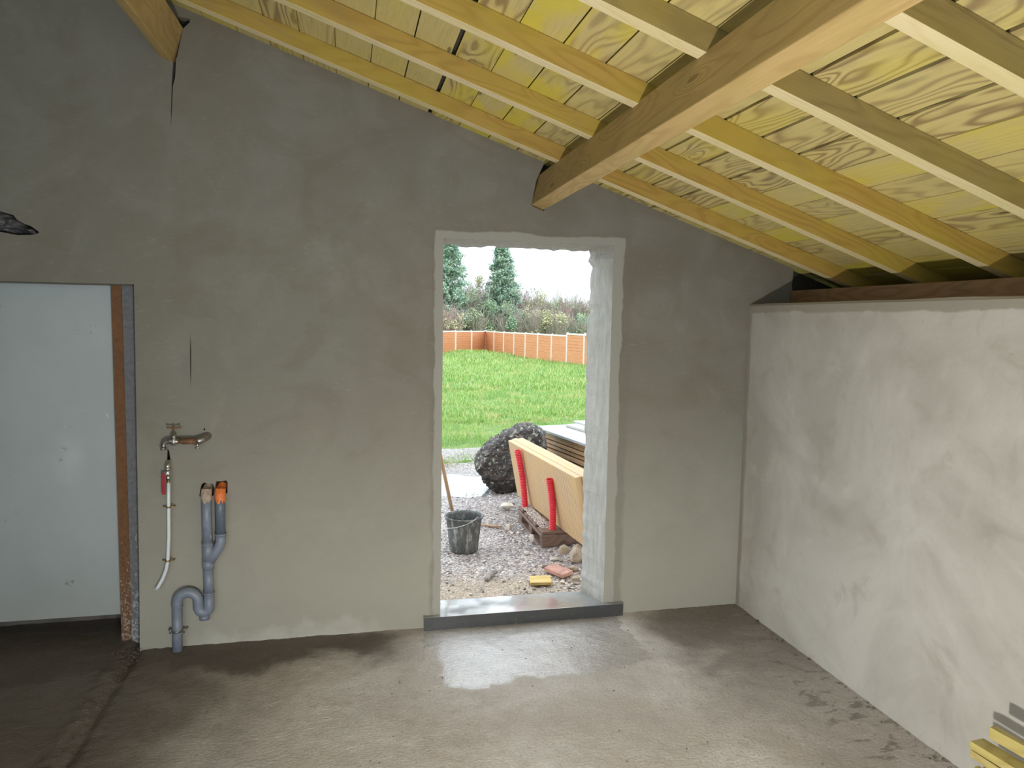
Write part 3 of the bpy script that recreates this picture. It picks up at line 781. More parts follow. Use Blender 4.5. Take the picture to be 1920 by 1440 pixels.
purlin('purlin', [(.487, 2.377), (.558, 2.3525), (.610, 2.518), (.532, 2.545)], -.003, 'purlin', 'large squared timber beam carrying the rafters, its end let into the wall above the doorway')
purlin('purlin', [(-1.405, 3.00), (-1.39, 2.988), (-1.345, 2.972), (-1.290, 3.139), (-1.36, 3.162)], -.028, 'purlin', 'timber beam entering the wall at the top left above the long crack')
board('wall_plate', (2.17, .0, 1.908), (2.17, YF, 1.908), (1, 0, 0), .10, .075, 'plate', nseg=1)
tag(bpy.data.objects['wall_plate'], 'long brown timber plate lying on the ledge of the right wall below the rafter feet', 'beam')

# crumpled dark stub in the wall at far left
def stub():
    bm = bmesh.new(); pts = []; n = 26; m = 12; rings = []
    for i in range(n + 1):
        t_ = i / n; x = -2.30 + .325 * t_
        zc = 2.172 - .055 * max(0, (x + 2.12)) / .15 if x > -2.12 else 2.172
        hgt = .052 * (1 - max(0, (x + 2.13) / .155) ** 1.3) + .002 if x > -2.13 else .052
        ring = []
        for k in range(m):
            a = 2 * PI * k / m; q = mnoise.noise(Vector((x * 22, k * .9, 2)))
            ring.append(bm.verts.new((x, .02 - (.035 + .012 * q) * math.cos(a) * min(1, hgt / .03), zc + (hgt * .95 + .006 * q) * math.sin(a))))
        rings.append(ring)
    for i in range(n):
        for k in range(m): bm.faces.new((rings[i][k], rings[i][(k + 1) % m], rings[i + 1][(k + 1) % m], rings[i + 1][k]))
    bm.faces.new(rings[0]); bm.faces.new(rings[-1][::-1]); bmesh.ops.recalc_face_normals(bm, faces=bm.faces)
    return tag(bm_obj('beam_stub', bm, 'wrap'), 'dark grey crumpled stub set in the wall above the boarded left opening', 'stub')
stub()

# ------------------------------------------------------------------ water tap
EX, EZ, EY = (1, 0, 0), (0, 0, 1), (0, 1, 0)
def tap():
    t = thing('water_tap', 'old metal bib tap with T handle on a short pipe coming out of the wall', 'tap', (-1.36, 0, 1.08))
    off = lambda L: [Vector(p) - Vector(t.location) for p in L]
    tube('pipe', off([(-1.345, -.05, 1.098), (-1.33, -.05, 1.098), (-1.328, -.05, 1.098), (-1.25, -.045, 1.096)]), [.012, .012, .016, .016], 'rust', t)
    tube('elbow', off([(-1.262, -.046, 1.096), (-1.25, -.045, 1.098), (-1.235, -.040, 1.104), (-1.222, -.022, 1.112), (-1.216, .0, 1.116), (-1.214, .03, 1.118)]), [.018, .019, .019, .020, .021, .021], 'steel', t)
    bm = bmesh.new()
    add_tube(bm, off([(-1.340, -.05, 1.098), (-1.352, -.05, 1.098), (-1.37, -.05, 1.098), (-1.385, -.05, 1.100), (-1.402, -.05, 1.098), (-1.413, -.05, 1.090), (-1.417, -.05, 1.078), (-1.417, -.05, 1.066)]), [.011, .014, .017, .015, .0125, .0115, .011, .0125], 14)
    add_tube(bm, off([(-1.368, -.05, 1.078), (-1.368, -.05, 1.085), (-1.368, -.05, 1.098), (-1.367, -.05, 1.118), (-1.367, -.05, 1.120), (-1.367, -.05, 1.132), (-1.366, -.05, 1.134), (-1.366, -.05, 1.150)]), [.010, .0165, .018, .0145, .016, .012, .008, .006], 14)
    add_tube(bm, off([(-1.417, -.05, 1.068), (-1.417, -.05, 1.056)]), .0150, 14)
    bmesh.ops.recalc_face_normals(bm, faces=bm.faces); bm_obj('body', bm, 'steel', t)
    bm = bmesh.new()
    add_tube(bm, off([(-1.366, -.05, 1.145), (-1.366, -.05, 1.168)]), .0045, 10)
    add_tube(bm, off([(-1.399, -.05, 1.171), (-1.392, -.05, 1.171), (-1.376, -.05, 1.1675), (-1.366, -.05, 1.170), (-1.356, -.05, 1.1675), (-1.342, -.05, 1.170), (-1.334, -.05, 1.170)]), [.0065, .005, .004, .007, .004, .005, .0065], 10)
    bmesh.ops.recalc_face_normals(bm, faces=bm.faces); bm_obj('handle', bm, 'rust', t)
    bm = bmesh.new(); add_tube(bm, off([(-1.256, -.05, 1.088), (-1.256, -.052, 1.066)]), .006, 10); add_tube(bm, off([(-1.268, -.052, 1.063), (-1.245, -.052, 1.063)]), .004, 8)
    bm_obj('drain_screw', bm, 'chrome', t)
tap()

def valve():
    t = thing('water_tube', 'white plastic water tube hanging from a ball valve with red lever', 'tube', (-1.40, 0, .9))
    off = lambda L: [Vector(p) - Vector(t.location) for p in L]
    pts = [(-1.400, -.035, .885), (-1.402, -.035, .80), (-1.404, -.033, .70), (-1.406, -.032, .60), (-1.411, -.032, .52), (-1.413, -.032, .475), (-1.422, -.034, .43), (-1.438, -.036, .385), (-1.458, -.037, .348), (-1.470, -.038, .330)]
    tube('tube', off(pts), .0090, 'pex', t, 14)
    bm = bmesh.new()
    add_tube(bm, off([(-1.402, .01, .992), (-1.402, -.02, .986), (-1.402, -.034, .972), (-1.402, -.035, .955)]), [.011, .012, .013, .0145], 8)
    add_tube(bm, off([(-1.402, -.035, .962), (-1.402, -.035, .950)]), .0165, 6)
    add_tube(bm, off([(-1.402, -.035, .952), (-1.402, -.035, .940), (-1.402, -.035, .928), (-1.402, -.035, .914)]), [.010, .0145, .0145, .010], 14)
    add_tube(bm, off([(-1.402, -.035, .920), (-1.401, -.035, .900)]), .0145, 6)
    add_tube(bm, off([(-1.411, -.035, .932), (-1.411, -.056, .932)]), .0085, 12)
    bmesh.ops.recalc_face_normals(bm, faces=bm.faces); bm_obj('valve_body', bm, 'chrome', t)
    bm = bmesh.new(); add_tube(bm, off([(-1.400, -.035, .905), (-1.400, -.035, .868)]), [.006, .0055], 10); add_tube(bm, off([(-1.400, -.035, .884), (-1.400, -.035, .879)]), .0085, 10)
    bm_obj('nozzle', bm, 'brass', t)
    bm = bmesh.new(); a = Vector(t.location); add_board(bm, Vector((-1.416, -.058, .938)) - a, Vector((-1.420, -.052, .826)) - a, (1, 0, 0), .019, .005)
    bm_obj('lever', bm, 'red_lever', t, bevel=.002)
    for zc, xc in ((.757, -1.404), (.475, -1.413)):
        bm = bmesh.new()
        add_tube(bm, off([(xc, -.033, zc + .004), (xc, -.033, zc - .004)]), .0115, 14)
        add_tube(bm, off([(xc - .028, -.002, zc), (xc - .028, -.016, zc), (xc - .012, -.030, zc)]), .003, 8)
        add_tube(bm, off([(xc + .012, -.030, zc), (xc + .026, -.018, zc), (xc + .028, .002, zc)]), .003, 8)
        add_tube(bm, off([(xc + .020, -.030, zc - .001), (xc + .020, -.036, zc - .001)]), .0055, 8)
        add_tube(bm, off([(xc + .014, -.03, zc + .010), (xc + .024, -.03, zc + .006)]), .003, 8)
        bmesh.ops.recalc_face_normals(bm, faces=bm.faces); bm_obj('pipe_clip', bm, 'brass', t)
valve()

def drain():
    t = thing('drain_pipe', 'grey plastic waste pipe with S-trap and Y branch fixed to the wall', 'pipe', (-1.3, 0, 0))
    a = Vector(t.location); y = -.045; Y = lambda L: [Vector((p[0], y, p[1])) - a for p in L]
    r = .0250
    tube('standpipe', Y([(-1.374, -.02), (-1.370, .24)]), r, 'pvc', t, 20)
    ar = [(p.x, p.z) for p in arc((-1.3190, 0, .255), .051, PI, 0, EX, EZ, 14)]
    dn = [(-1.2665, .235)]
    tr = [(p.x, p.z) for p in arc((-1.2415, 0, .222), .0262, PI, 2 * PI, EX, EZ, 12)]
    tube('trap', Y([(-1.370, .235), (-1.370, .250)] + ar + dn + tr + [(-1.2155, .30)]), [.0265] * (2 + 15 + 1 + 13) + [.0262], 'pvc', t, 20)
    for z0, z1, x, rr in ((.232, .240, -1.370, .0285), (.292, .302, -1.2155, .0285)): tube('collar', Y([(x, z0), (x, z1)]), rr, 'pvc', t, 20)
    bm = bmesh.new(); add_tube(bm, Y([(-1.240, .203), (-1.240, .178)]), .0235, 16); add_tube(bm, Y([(-1.240, .180), (-1.240, .157)]), .0265, 12)
    bmesh.ops.recalc_face_normals(bm, faces=bm.faces); bm_obj('cleanout_cap', bm, 'pvc', t)
    tube('riser', Y([(-1.2155, .29), (-1.2165, .43)]), r, 'pvc', t, 20)
    bm = bmesh.new()
    add_tube(bm, Y([(-1.2165, .425), (-1.2165, .472)]), .0290, 20); add_tube(bm, Y([(-1.2165, .470), (-1.2175, .57)]), .0275, 20); add_tube(bm, Y([(-1.2175, .552), (-1.2175, .562)]), .0292, 20)
    add_tube(bm, Y([(-1.212, .462), (-1.175, .520), (-1.160, .545), (-1.1535, .570), (-1.1535, .612)]), .0262, 20)
    add_tube(bm, Y([(-1.1535, .598), (-1.1535, .612)]), .0285, 20)
    bmesh.ops.recalc_face_normals(bm, faces=bm.faces); bm_obj('y_branch', bm, 'pvc', t)
    tube('left_pipe', Y([(-1.2175, .565), (-1.2185, .70), (-1.2195, .800)]), r, 'pvc', t, 20)
    tube('right_pipe', Y([(-1.1535, .61), (-1.1530, .74), (-1.1525, .800)]), r, 'pvc_dark', t, 20)
    # broken crusty tops turning into the wall
    def crust(name, x, mat, zlo, seed):
        bm = bmesh.new(); rnd = random.Random(seed); n = 22; R1 = .0262
        rows = []
        for k in range(n):
            an = 2 * PI * k / n; jag = rnd.uniform(-.028, .004); rows.append((an, zlo + jag))
        lv = [[], [], [], []]
        for an, z0 in rows:
            dy = math.cos(an); dx = math.sin(an)
            lv[0].append(bm.verts.new(Vector((x + R1 * dx, y - R1 * dy, z0)) - a))
            lv[1].append(bm.verts.new(Vector((x + R1 * 1.03 * dx, y - R1 * 1.03 * dy, .822)) - a))
            lv[2].append(bm.verts.new(Vector((x + R1 * .98 * dx, y + .012 - R1 * .8 * dy, .842 + .006 * dy + rnd.uniform(-.003, .003))) - a))
            lv[3].append(bm.verts.new(Vector((x + R1 * .8 * dx, .03, .85 - .015 * dy)) - a))
        for q in range(3):
            for k in range(n): bm.faces.new((lv[q][k], lv[q][(k + 1) % n], lv[q + 1][(k + 1) % n], lv[q + 1][k]))
        bmesh.ops.recalc_face_normals(bm, faces=bm.faces); bm_obj(name, bm, mat, t)
    crust('plaster_crust', -1.2195, 'clay', .798, 3); crust('orange_socket', -1.1525, 'orange', .795, 8)
    bm = bmesh.new()
    add_tube(bm, Y([(-1.373, .102), (-1.373, .112)]), .0285, 18)
    for sx in (-1, 1):
        add_tube(bm, [Vector((-1.373 + sx * .027, -.045, .107)) - a, Vector((-1.373 + sx * .040, -.04, .112)) - a, Vector((-1.373 + sx * .044, -.022, .107)) - a, Vector((-1.373 + sx * .042, .004, .107)) - a], .004, 8)
        add_tube(bm, [Vector((-1.373 + sx * .034, -.052, .118)) - a, Vector((-1.373 + sx * .034, -.052, .094)) - a], .0035, 8)
    bmesh.ops.recalc_face_normals(bm, faces=bm.faces); bm_obj('pipe_clip', bm, 'steel', t)
drain()

# ------------------------------------------------------------------ battens at lower right (lying on two cross bearers)
def batten(p, ang, w, h, L, label, rise=0, roll=0):
    s, c = math.sin(math.radians(ang)), math.cos(math.radians(ang))
    d = Vector((s, -c, rise)); sd = Vector((c, s, roll))
    o = board('batten', Vector(p), Vector(p) + d * L, sd, w, h, 'batten', nseg=1, bevel=.0015)
    return tag(o, label, 'batten', 'yellow battens by the right wall')
batten((1.605, -2.060, .383), 7, .028, .040, 1.3, 'topmost yellow batten of the pile at the bottom right corner')
batten((1.566, -2.040, .336), 5, .060, .026, 1.3, 'flat yellow batten directly under the topmost one of the corner pile')
batten((1.560, -2.036, .300), 3, .026, .026, 1.3, 'yellow batten tucked under the flat batten of the corner pile')
batten((1.535, -2.075, .262), 6, .024, .034, 1.3, 'lower yellow batten of the corner pile, its end sticking out the most to the left')
batten((1.577, -2.075, .262), 6, .030, .034, 1.3, 'lower yellow batten of the corner pile, side by side with the outermost one, wall side')
for yb, lab in ((-2.36, 'yellow bearer block under the batten pile at its far end'), (-3.05, 'yellow bearer block under the batten pile at its near end')):
    bm = bmesh.new(); add_board(bm, (1.50, yb, .121), (1.78, yb, .121), (0, 1, 0), .08, .242)
    tag(bm_obj('bearer', bm, 'batten', bevel=.003), lab, 'timber block')

# ------------------------------------------------------------------ outside ground
GZ = -.05
def gz(x, y):
    z = GZ if y < 5 else GZ - .0135 * (y - 5)
    z += .006 * mnoise.noise(Vector((x * 1.5, y * 1.5, 0)))
    # bank of soil in front of the far left run of fence
    z += .28 * math.exp(-(((x - 7.0) / 2.2) ** 2 + ((y - 40.0) / 3.0) ** 2))
    return z
def edge_y(x): return 4.75 + .35 * mnoise.noise(Vector((x * 1.3, 0, 5))) + .16 * mnoise.noise(Vector((x * 5, 0, 5))) + .25 * (x - 1)
def ground():
    bm = bmesh.new()
    def lin(a, b, st): 
        n = max(1, round((b - a) / st)); return [a + (b - a) * i / n for i in range(n)]
    xs = lin(-4, -.6, .1) + lin(-.6, 2.6, .02) + lin(2.6, 7.01, .1) + [7]
    ys = lin(.262, 3.6, .02) + lin(3.6, 7.0, .05) + [7]
    def h(x, y):
        z = gz(x, y) + .006 * mnoise.noise(Vector((x * 9, y * 9, 1))) + .005 * mnoise.noise(Vector((x * 33, y * 33, 1)))
        z += .03 * math.exp(-(((x - 1.16) / .22) ** 2 + ((y - 1.1) / .35) ** 2))
        z -= .03 * math.exp(-(((x - .55) / .55) ** 2 + ((y - 3.75) / .6) ** 2))
        z += .07 * max(0, min(1, (y - edge_y(x)) / .5)) 
        if y > 5.6: z -= .12
        return z
    g = [[bm.verts.new((x, y, h(x, y))) for y in ys] for x in xs]
    for i in range(len(xs) - 1):
        for j in range(len(ys) - 1):
            f = bm.faces.new((g[i][j], g[i + 1][j], g[i + 1][j + 1], g[i][j + 1])); f.smooth = True
    o = bm_obj('gravel_ground', bm, 'gravel'); return struct(o)
ground()
def lawn():
    bm = bmesh.new()
    xs = [-60 + 4 * i for i in range(14)] + [-3 + .25 * i for i in range(92)] + [20 + 4 * i for i in range(16)]
    rows = [0, .15, .35, .7, 1.1] + [1.5 + .3 * i * (1 + i * .03) for i in range(46)] + [80, 110, 160]
    g = []
    for x in xs:
        col = []
        for k, r in enumerate(rows):
            y = edge_y(x) + r if r < 60 else r
            z = gz(x, min(y, 60)) + .02 * mnoise.noise(Vector((x * 3, y * 3, 0))) + (.0 if k == 0 else .022) - (.05 if k == 0 else 0)
            col.append(bm.verts.new((x, y, z)))
        g.append(col)
    for i in range(len(xs) - 1):
        for j in range(len(rows) - 1):
            f = bm.faces.new((g[i][j], g[i + 1][j], g[i + 1][j + 1], g[i][j + 1])); f.smooth = True
    return struct(bm_obj('lawn_ground', bm, 'soil'))
lawn()
def grass():
    rnd = random.Random(11); V = []; Fc = []
    def blades(n, ya, yb, h, w, pw=1.0):
        for _ in range(n):
            y = ya + (yb - ya) * rnd.random() ** pw
            xl = .06 * y - 1.6; xr = .36 * y + 1.6
            x = rnd.uniform(xl, xr)
            if y < edge_y(x) - .12 + rnd.random() * .35: continue
            cl = mnoise.noise(Vector((x * 1.3, y * 1.3, 4)))
            if cl < -.25 and rnd.random() < .5: continue
            z = gz(x, y) + (.015 if y > edge_y(x) else -.02); a = rnd.uniform(0, 2 * PI); hh = h * rnd.uniform(.5, 1.3) * (1 + .8 * cl)
            lx, ly = rnd.gauss(0, .45) * hh, rnd.gauss(0, .45) * hh
            i = len(V); dx, dy = math.cos(a) * w, math.sin(a) * w
            V.extend([(x - dx, y - dy, z), (x + dx, y + dy, z), (x + lx * .5 + dx * .6, y + ly * .5 + dy * .6, z + hh * .6), (x + lx * .5 - dx * .6, y + ly * .5 - dy * .6, z + hh * .6), (x + lx, y + ly, z + hh)])
            Fc.extend([(i, i + 1, i + 2, i + 3), (i + 3, i + 2, i + 4)])
    blades(56000, 4.3, 9, .055, .003, 1.1); blades(42000, 8.5, 16, .085, .006, 1.2); blades(32000, 15, 30, .13, .012, 1.1); blades(12000, 29, 46, .16, .02)
    me = bpy.data.meshes.new('grass'); me.from_pydata(V, [], Fc); me.update()
    o = link('grass', me, None, ['grass']); o['kind'] = 'stuff'
    tag(o, 'bright green meadow grass growing from the gravel edge out to the fence', 'grass')
grass()
def gravel():
    rnd = random.Random(5); V = []; Fc = []
    ico = bmesh.new(); bmesh.ops.create_icosphere(ico, subdivisions=1, radius=1); ico.verts.ensure_lookup_table()
    IV = [v.co.copy() for v in ico.verts]; IF = [[v.index for v in f.verts] for f in ico.faces]; ico.free()
    for _ in range(7000):
        y = .3 + 3.6 * rnd.random() ** 1.3; x = rnd.uniform(-.3 + .1 * y, 1.35 + .25 * y)
        if mnoise.noise(Vector((x * 2, y * 2, 9))) < -.15 and rnd.random() < .6: continue
        s = .0035 + .010 * rnd.random() ** 4
        if ((x - 1.1) / .4) ** 2 + ((y - 1.3) / .8) ** 2 < 1 and rnd.random() < .5: s *= 1.8
        if abs(x - .38) < .13 and abs(y - 1.48) < .13: continue
        if ((x - .62) / .45) ** 2 + ((y - 3.8) / .5) ** 2 < .8: continue
        z = gz(x, y) + s * .35 + .03 * math.exp(-(((x - 1.16) / .22) ** 2 + ((y - 1.1) / .35) ** 2))
        rot = Matrix.Rotation(rnd.uniform(0, 6), 3, 'Z') @ Matrix.Rotation(rnd.uniform(-.4, .4), 3, 'X'); i = len(V)
        sc = (rnd.uniform(.7, 1.4), rnd.uniform(.7, 1.2), rnd.uniform(.4, .8))
        for v in IV:
            k = 1 + rnd.uniform(-.18, .18); q = rot @ Vector((v.x * sc[0] * k, v.y * sc[1] * k, v.z * sc[2] * k)) * s; V.append((x + q.x, y + q.y, z + q.z))
        Fc.extend([[a + i for a in f] for f in IF])
    me = bpy.data.meshes.new('gravel'); me.from_pydata(V, [], Fc); me.update()
    o = link('gravel', me, None, ['pebble']); o['kind'] = 'stuff'
    tag(o, 'loose wet pebbles scattered on the ground outside the doorway', 'gravel')
gravel()

# puddle
def puddle():
    bm = bmesh.new(); n = 40; vs = []
    for i in range(n):
        a = 2 * PI * i / n; r = 1 + .35 * mnoise.noise(Vector((math.cos(a) * 1.6, math.sin(a) * 1.6, 3)))
        vs.append(bm.verts.new((.60 + .50 * r * math.cos(a), 3.78 + .50 * r * math.sin(a), -.0605)))
    bm.faces.new(vs)
    o = bm_obj('puddle', bm, 'water'); return tag(o, 'pale puddle on the gravel beside the dark boulder', 'puddle')
puddle()

# bucket
def bucket():
    c = (.372, 1.488, GZ - .002)
    t = thing('bucket', 'black rubber builder\'s bucket with mortar smears and a wire handle', 'bucket', c)
    prof = [(0, .004), (.098, .004), (.104, .0), (.112, .015), (.120, .10), (.130, .19), (.139, .262), (.150, .266), (.155, .274), (.150, .281), (.142, .278), (.134, .262), (.126, .19), (.115, .09), (.106, .02), (0, .018)]
    bm = bmesh.new(); n = 48; rings = []
    for r, z in prof:
        rings.append([bm.verts.new((r * math.cos(2 * PI * k / n), r * math.sin(2 * PI * k / n), z)) for k in range(n)] if r > 0 else [bm.verts.new((0, 0, z))])
    for i in range(len(prof) - 1):
        A, B = rings[i], rings[i + 1]
        for k in range(n):
            k2 = (k + 1) % n
            vs = [A[0], B[k], B[k2]] if len(A) == 1 else ([A[k], B[0], A[k2]] if len(B) == 1 else [A[k], A[k2], B[k2], B[k]])
            f = bm.faces.new(vs); f.smooth = True
    add_tube(bm, [(-.012, -.112, .02), (-.006, -.121, .10), (.0, -.131, .19), (.004, -.138, .255)], .003, 6)
    bmesh.ops.recalc_face_normals(bm, faces=bm.faces); bm_obj('body', bm, 'bucket', t)
    for nm, px, py in (('ear', .080, -.128), ('ear', .055, .138)):
        bm = bmesh.new(); add_tube(bm, [(px - .014, py * 1.05, .262), (px - .010, py * 1.09, .288), (px, py * 1.1, .296), (px + .010, py * 1.09, .288), (px + .014, py * 1.05, .262)], .005, 8)
        bm_obj(nm, bm, 'steel', t)
    pts = []
    for i in range(25):
        s = i / 24; an = math.radians(-60 - 230 * s); rr = .158 + .022 * math.sin(PI * s); pts.append((rr * math.cos(an), rr * math.sin(an), .290 - .085 * math.sin(PI * s)))
    tube('wire_handle', pts, .0028, 'chrome', t, 8)
bucket()
# wooden tool shaft leaning behind the bucket
bm = bmesh.new(); A = Vector((.392, 2.02, -.045)); Bp = Vector((.213, 1.6, .616)); d = (Bp - A)
U_, R_ = uvl(bm); add_tube(bm, [A, A + d, A + d * 1.9], [.015, .0145, .014], 14); bmesh.ops.recalc_face_normals(bm, faces=bm.faces)
tag(bm_obj('tool_handle', bm, 'handle'), 'round wooden tool shaft leaning up behind the bucket at the left door jamb', 'handle')

# boulder
bp = []
for (x, z) in ((.800, .205), (.87, .335), (.93, .41), (1.09, .525), (1.27, .605), (1.42, .62), (1.50, .56), (1.50, .15), (1.12, -.08), (1.02, -.065), (.90, .07)):
    bp += [(x, 3.30, z - .01), (x + .02, 3.62, z), (x + .14, 3.95, z * .9)]
bp += [(.98, 3.2, .1), (1.3, 3.18, .45)]
tag(lumpy('boulder', bp, 'rock', 4, 4, .05, 8), 'big black slanting boulder with pale lichen behind the timber panels', 'boulder')

# pallet
def pallet():
    t = thing('pallet', 'dirty brown wooden pallet under the pale timber panels', 'pallet', (1.0, 1.4, GZ))
    X0, X1, Y0, Y1 = 1.0, 2.2, 1.40, 2.215
    a = Vector(t.location)
    def bd(nm, p0, p1, side, w, h): board(nm, Vector(p0) - a, Vector(p1) - a, side, w, h, 'pallet', t, bevel=.003)
    z = .079
    # top deck boards run along x; lead boards, stringer boards along y beneath
    for yc, w in ((Y0 + .0725, .145), (Y0 + .27, .10), (Y0 + .4075, .145), (Y0 + .55, .10), (Y1 - .0725, .145)):
        bd('deck_board', (X0 - .02, yc, z), (X1, yc, z), (0, 1, 0), w, .022)
    for xc in (X0 + .03, X0 + .6, X1 - .05):
        bd('stringer', (xc, Y0, z - .0235), (xc, Y1, z - .0235), (1, 0, 0), .1 if xc > 1.1 else .12, .022)
        for yc in (Y0 + .055, Y0 + .405, Y1 - .055):
            bd('block', (xc - .045, yc, .007), (xc + .055, yc, .007), (0, 1, 0), .10, .074)
        bd('skid', (xc, Y0, -.040), (xc, Y1, -.040), (1, 0, 0), .10, .020)
    for yc in (Y0 + .012,):
        bd('end_board', (X0 - .02, yc, .018), (X0 + 1.15, yc, .018), (0, 0, 1), .09, .022)
pallet()
# dirt lying on the pallet
def dirt():
    rnd = random.Random(8); V = []; Fc = []
    for _ in range(900):
        x = rnd.uniform(1.0, 1.09) + .0; y = rnd.uniform(1.50, 2.17); s = rnd.uniform(.003, .008); z = .0905
        x += .0
        i = len(V)
        for q in ((-1, -1, 0), (1, -1, 0), (1, 1, 0), (-1, 1, 0), (0, 0, 1.1)): V.append((x + q[0] * s * rnd.uniform(.6, 1.1), y + q[1] * s * rnd.uniform(.6, 1.1), z + q[2] * s))
        Fc.extend([(i, i + 1, i + 4), (i + 1, i + 2, i + 4), (i + 2, i + 3, i + 4), (i + 3, i, i + 4), (i + 3, i + 2, i + 1, i)])
    me = bpy.data.meshes.new('grit'); me.from_pydata(V, [], Fc); me.update()
    o = link('grit', me, None, ['pebble']); o['kind'] = 'stuff'; tag(o, 'dark grit spilled on the left edge of the brown pallet', 'grit')
dirt()

# leaning pack of pale timber panels on edge
def panels():
    bl0, bl1 = Vector((1.055, 2.575, .093)), Vector((1.185, .93, .093)); tl0, tl1 = Vector((.951, 2.575, .615)), Vector((1.078, 1.0, .626))
    ax = (bl1 - bl0).normalized(); upv = ((tl0 - bl0) + (tl1 - bl1)) / 2; hh = upv.length; upd = (upv - ax * upv.dot(ax)).normalized(); sd = Vector((-ax.y, ax.x, 0)) 
    sd = upd.cross(ax); sd = sd if sd.x > 0 else -sd
    labs = ['front pale timber panel standing on edge against the red tubes', 'middle pale timber panel in the upright pack on the pallet', 'rear pale timber panel of the upright pack, on the side of the board stack']
    for i in range(3):
        th = .046; c = sd * (th * (i + .5)) + sd * .0008 * i
        k = (0, .012, -.01)[i]
        o = board('timber_panel', bl0 + c + upd * hh / 2 - ax * k, bl1 + c + upd * hh / 2 + ax * k, upd, hh - .0 + (0, .004, -.003)[i], th, 'panel', bevel=.006)
        # the grain of the panel shows upright boards: turn uv
        uvd = o.data.uv_layers['UVMap'].data
        for d_ in uvd: u_, v_ = d_.uv; d_.uv = (v_ * 1.0, u_ * 1.0)
        tag(o, labs[i], 'panel', 'pale timber panels on edge')
panels()

# red corrugated ducts
def duct(p0, p1, r, label):
    p0, p1 = Vector(p0), Vector(p1); n = 240; pts = []; rs = []; nr = round((p1 - p0).length / .0145)
    for i in range(n + 1):
        t_ = i / n; bow = Vector((.012, 0, 0)) * math.sin(PI * t_) + Vector((0, 0, 0))
        pts.append(p0.lerp(p1, t_) + bow); rs.append(r * (1 + .11 * math.sin(2 * PI * t_ * nr)))
    bm = bmesh.new(); add_tube(bm, pts, rs, 18, cap=False)
    inner = list(reversed(pts[-30:])); add_tube(bm, inner, r * .88, 18, cap=False)
    # rim joining outer and inner
    bmesh.ops.recalc_face_normals(bm, faces=bm.faces)
    o = bm_obj('corrugated_tube', bm, 'red_duct'); s = o.modifiers.new('shell', 'SOLIDIFY'); s.thickness = .0015
    return tag(o, label, 'tube', None)
duct((1.030, 2.175, .090), (.950, 2.175, .600), .0265, 'red corrugated tube standing at the far end of the pallet, with a brighter top')
duct((1.080, 1.470, .090), (1.040, 1.450, .500), .0265, 'shorter red corrugated tube standing at the near corner of the pallet')

# stack of shuttering boards behind
def stack():
    ax = Vector((.18, -1.1, 0)).normalized(); sd = Vector((-ax.y, ax.x, 0)); sd = sd if sd.x > 0 else -sd
    base = Vector((1.715, 4.32, 0)); z = -.01
    ords = ['lowest', 'second lowest', 'third from the bottom', 'fourth from the bottom', 'fifth from the bottom', 'sixth from the bottom', 'seventh from the bottom', 'eighth from the bottom']
    offs = [-.10, .02, .015, .0, .03, .01, .02, .0]
    ztop = [.10, .155, .21, .262, .312, .362, .41, .452]
    for i in range(8):
        p = base + sd * (.35 + offs[i]) + ax * (-.02 * (i % 3)); th = .036
        zz = ztop[i] - th / 2
        o = board('wide_board', (p.x, p.y, zz), (p.x + ax.x * 2.3, p.y + ax.y * 2.3, zz + .004 * (i % 2)), sd, .70, th, 'stack', nseg=1, bevel=.004)
        tag(o, 'wet brown wide board, %s in the stack behind the pale panels' % ords[i], 'board', 'boards of the outdoor stack')
    # bleached sheet and loose planks on top
    def top(nm, off, s0, L, w, th, zc, mat, label, tw=0):
        p = base + sd * off + ax * s0; a2 = (ax + sd * tw).normalized()
        tag(board(nm, (p.x, p.y, zc), (p.x + a2.x * L, p.y + a2.y * L, zc), (-a2.y, a2.x, 0), w, th, mat, bevel=.004), label, 'board')
    top('wide_board', .33, -.05, 2.35, .74, .030, .470, 'stack_pale', 'pale blue-grey wide sheet covering the board stack outside')
    top('plank', .375, .12, 1.15, .15, .030, .502, 'stack_pale', 'shorter pale plank lying loose on the sheet of the board stack, the nearer one', .03)
    top('plank', .60, -.12, 2.0, .16, .030, .502, 'stack_pale', 'pale plank on the rear edge of the board stack, half hidden by the jamb', .02)
    for yc, s in (('far', .15), ('near', 1.7)):
        p = base + ax * s
        bm = bmesh.new(); q0 = p + sd * -.02; q1 = p + sd * .75
        add_board(bm, (q0.x, q0.y, .005), (q1.x, q1.y, .005), ax, .1, .118); tag(bm_obj('bearer', bm, 'stack', bevel=.003), 'brown timber bearer under the %s end of the board stack' % yc, 'timber block')
stack()

# small things on the ground
def stick():
    bm = bmesh.new(); uvl(bm); add_tube(bm, [(.615, 2.13, -.038), (.66, 2.10, -.036), (.72, 2.06, -.038), (.795, 2.03, -.038)], [.004, .011, .010, .007], 8)
    tag(bm_obj('stick', bm, 'stack'), 'short brown stick lying on the gravel right of the bucket', 'stick')
stick()
bm = bmesh.new(); add_tube(bm, [(.418, .765, -.036), (.428, .80, -.034), (.452, .845, -.030), (.475, .885, -.027), (.505, .905, -.028), (.520, .90, -.034)], [.013, .016, .019, .020, .017, .010], 10)
for v in bm.verts: v.co += mnoise.noise_vector(v.co * 40) * .004
tag(bm_obj('bark_piece', bm, 'curl', smooth=True), 'curled grey piece of bark on the sandy gravel near the threshold', 'bark')
bm = bmesh.new(); add_board(bm, (.703, .70, -.030), (.845, .672, -.026), (.2, 1, 0), .135, .020)
tag(bm_obj('offcut', bm, 'offcut', bevel=.002), 'square yellow wood offcut lying just outside the threshold', 'offcut')
bm = bmesh.new(); add_board(bm, (.90, .91, -.018), (.985, .735, -.018), (1, .3, .12), .10, .03)
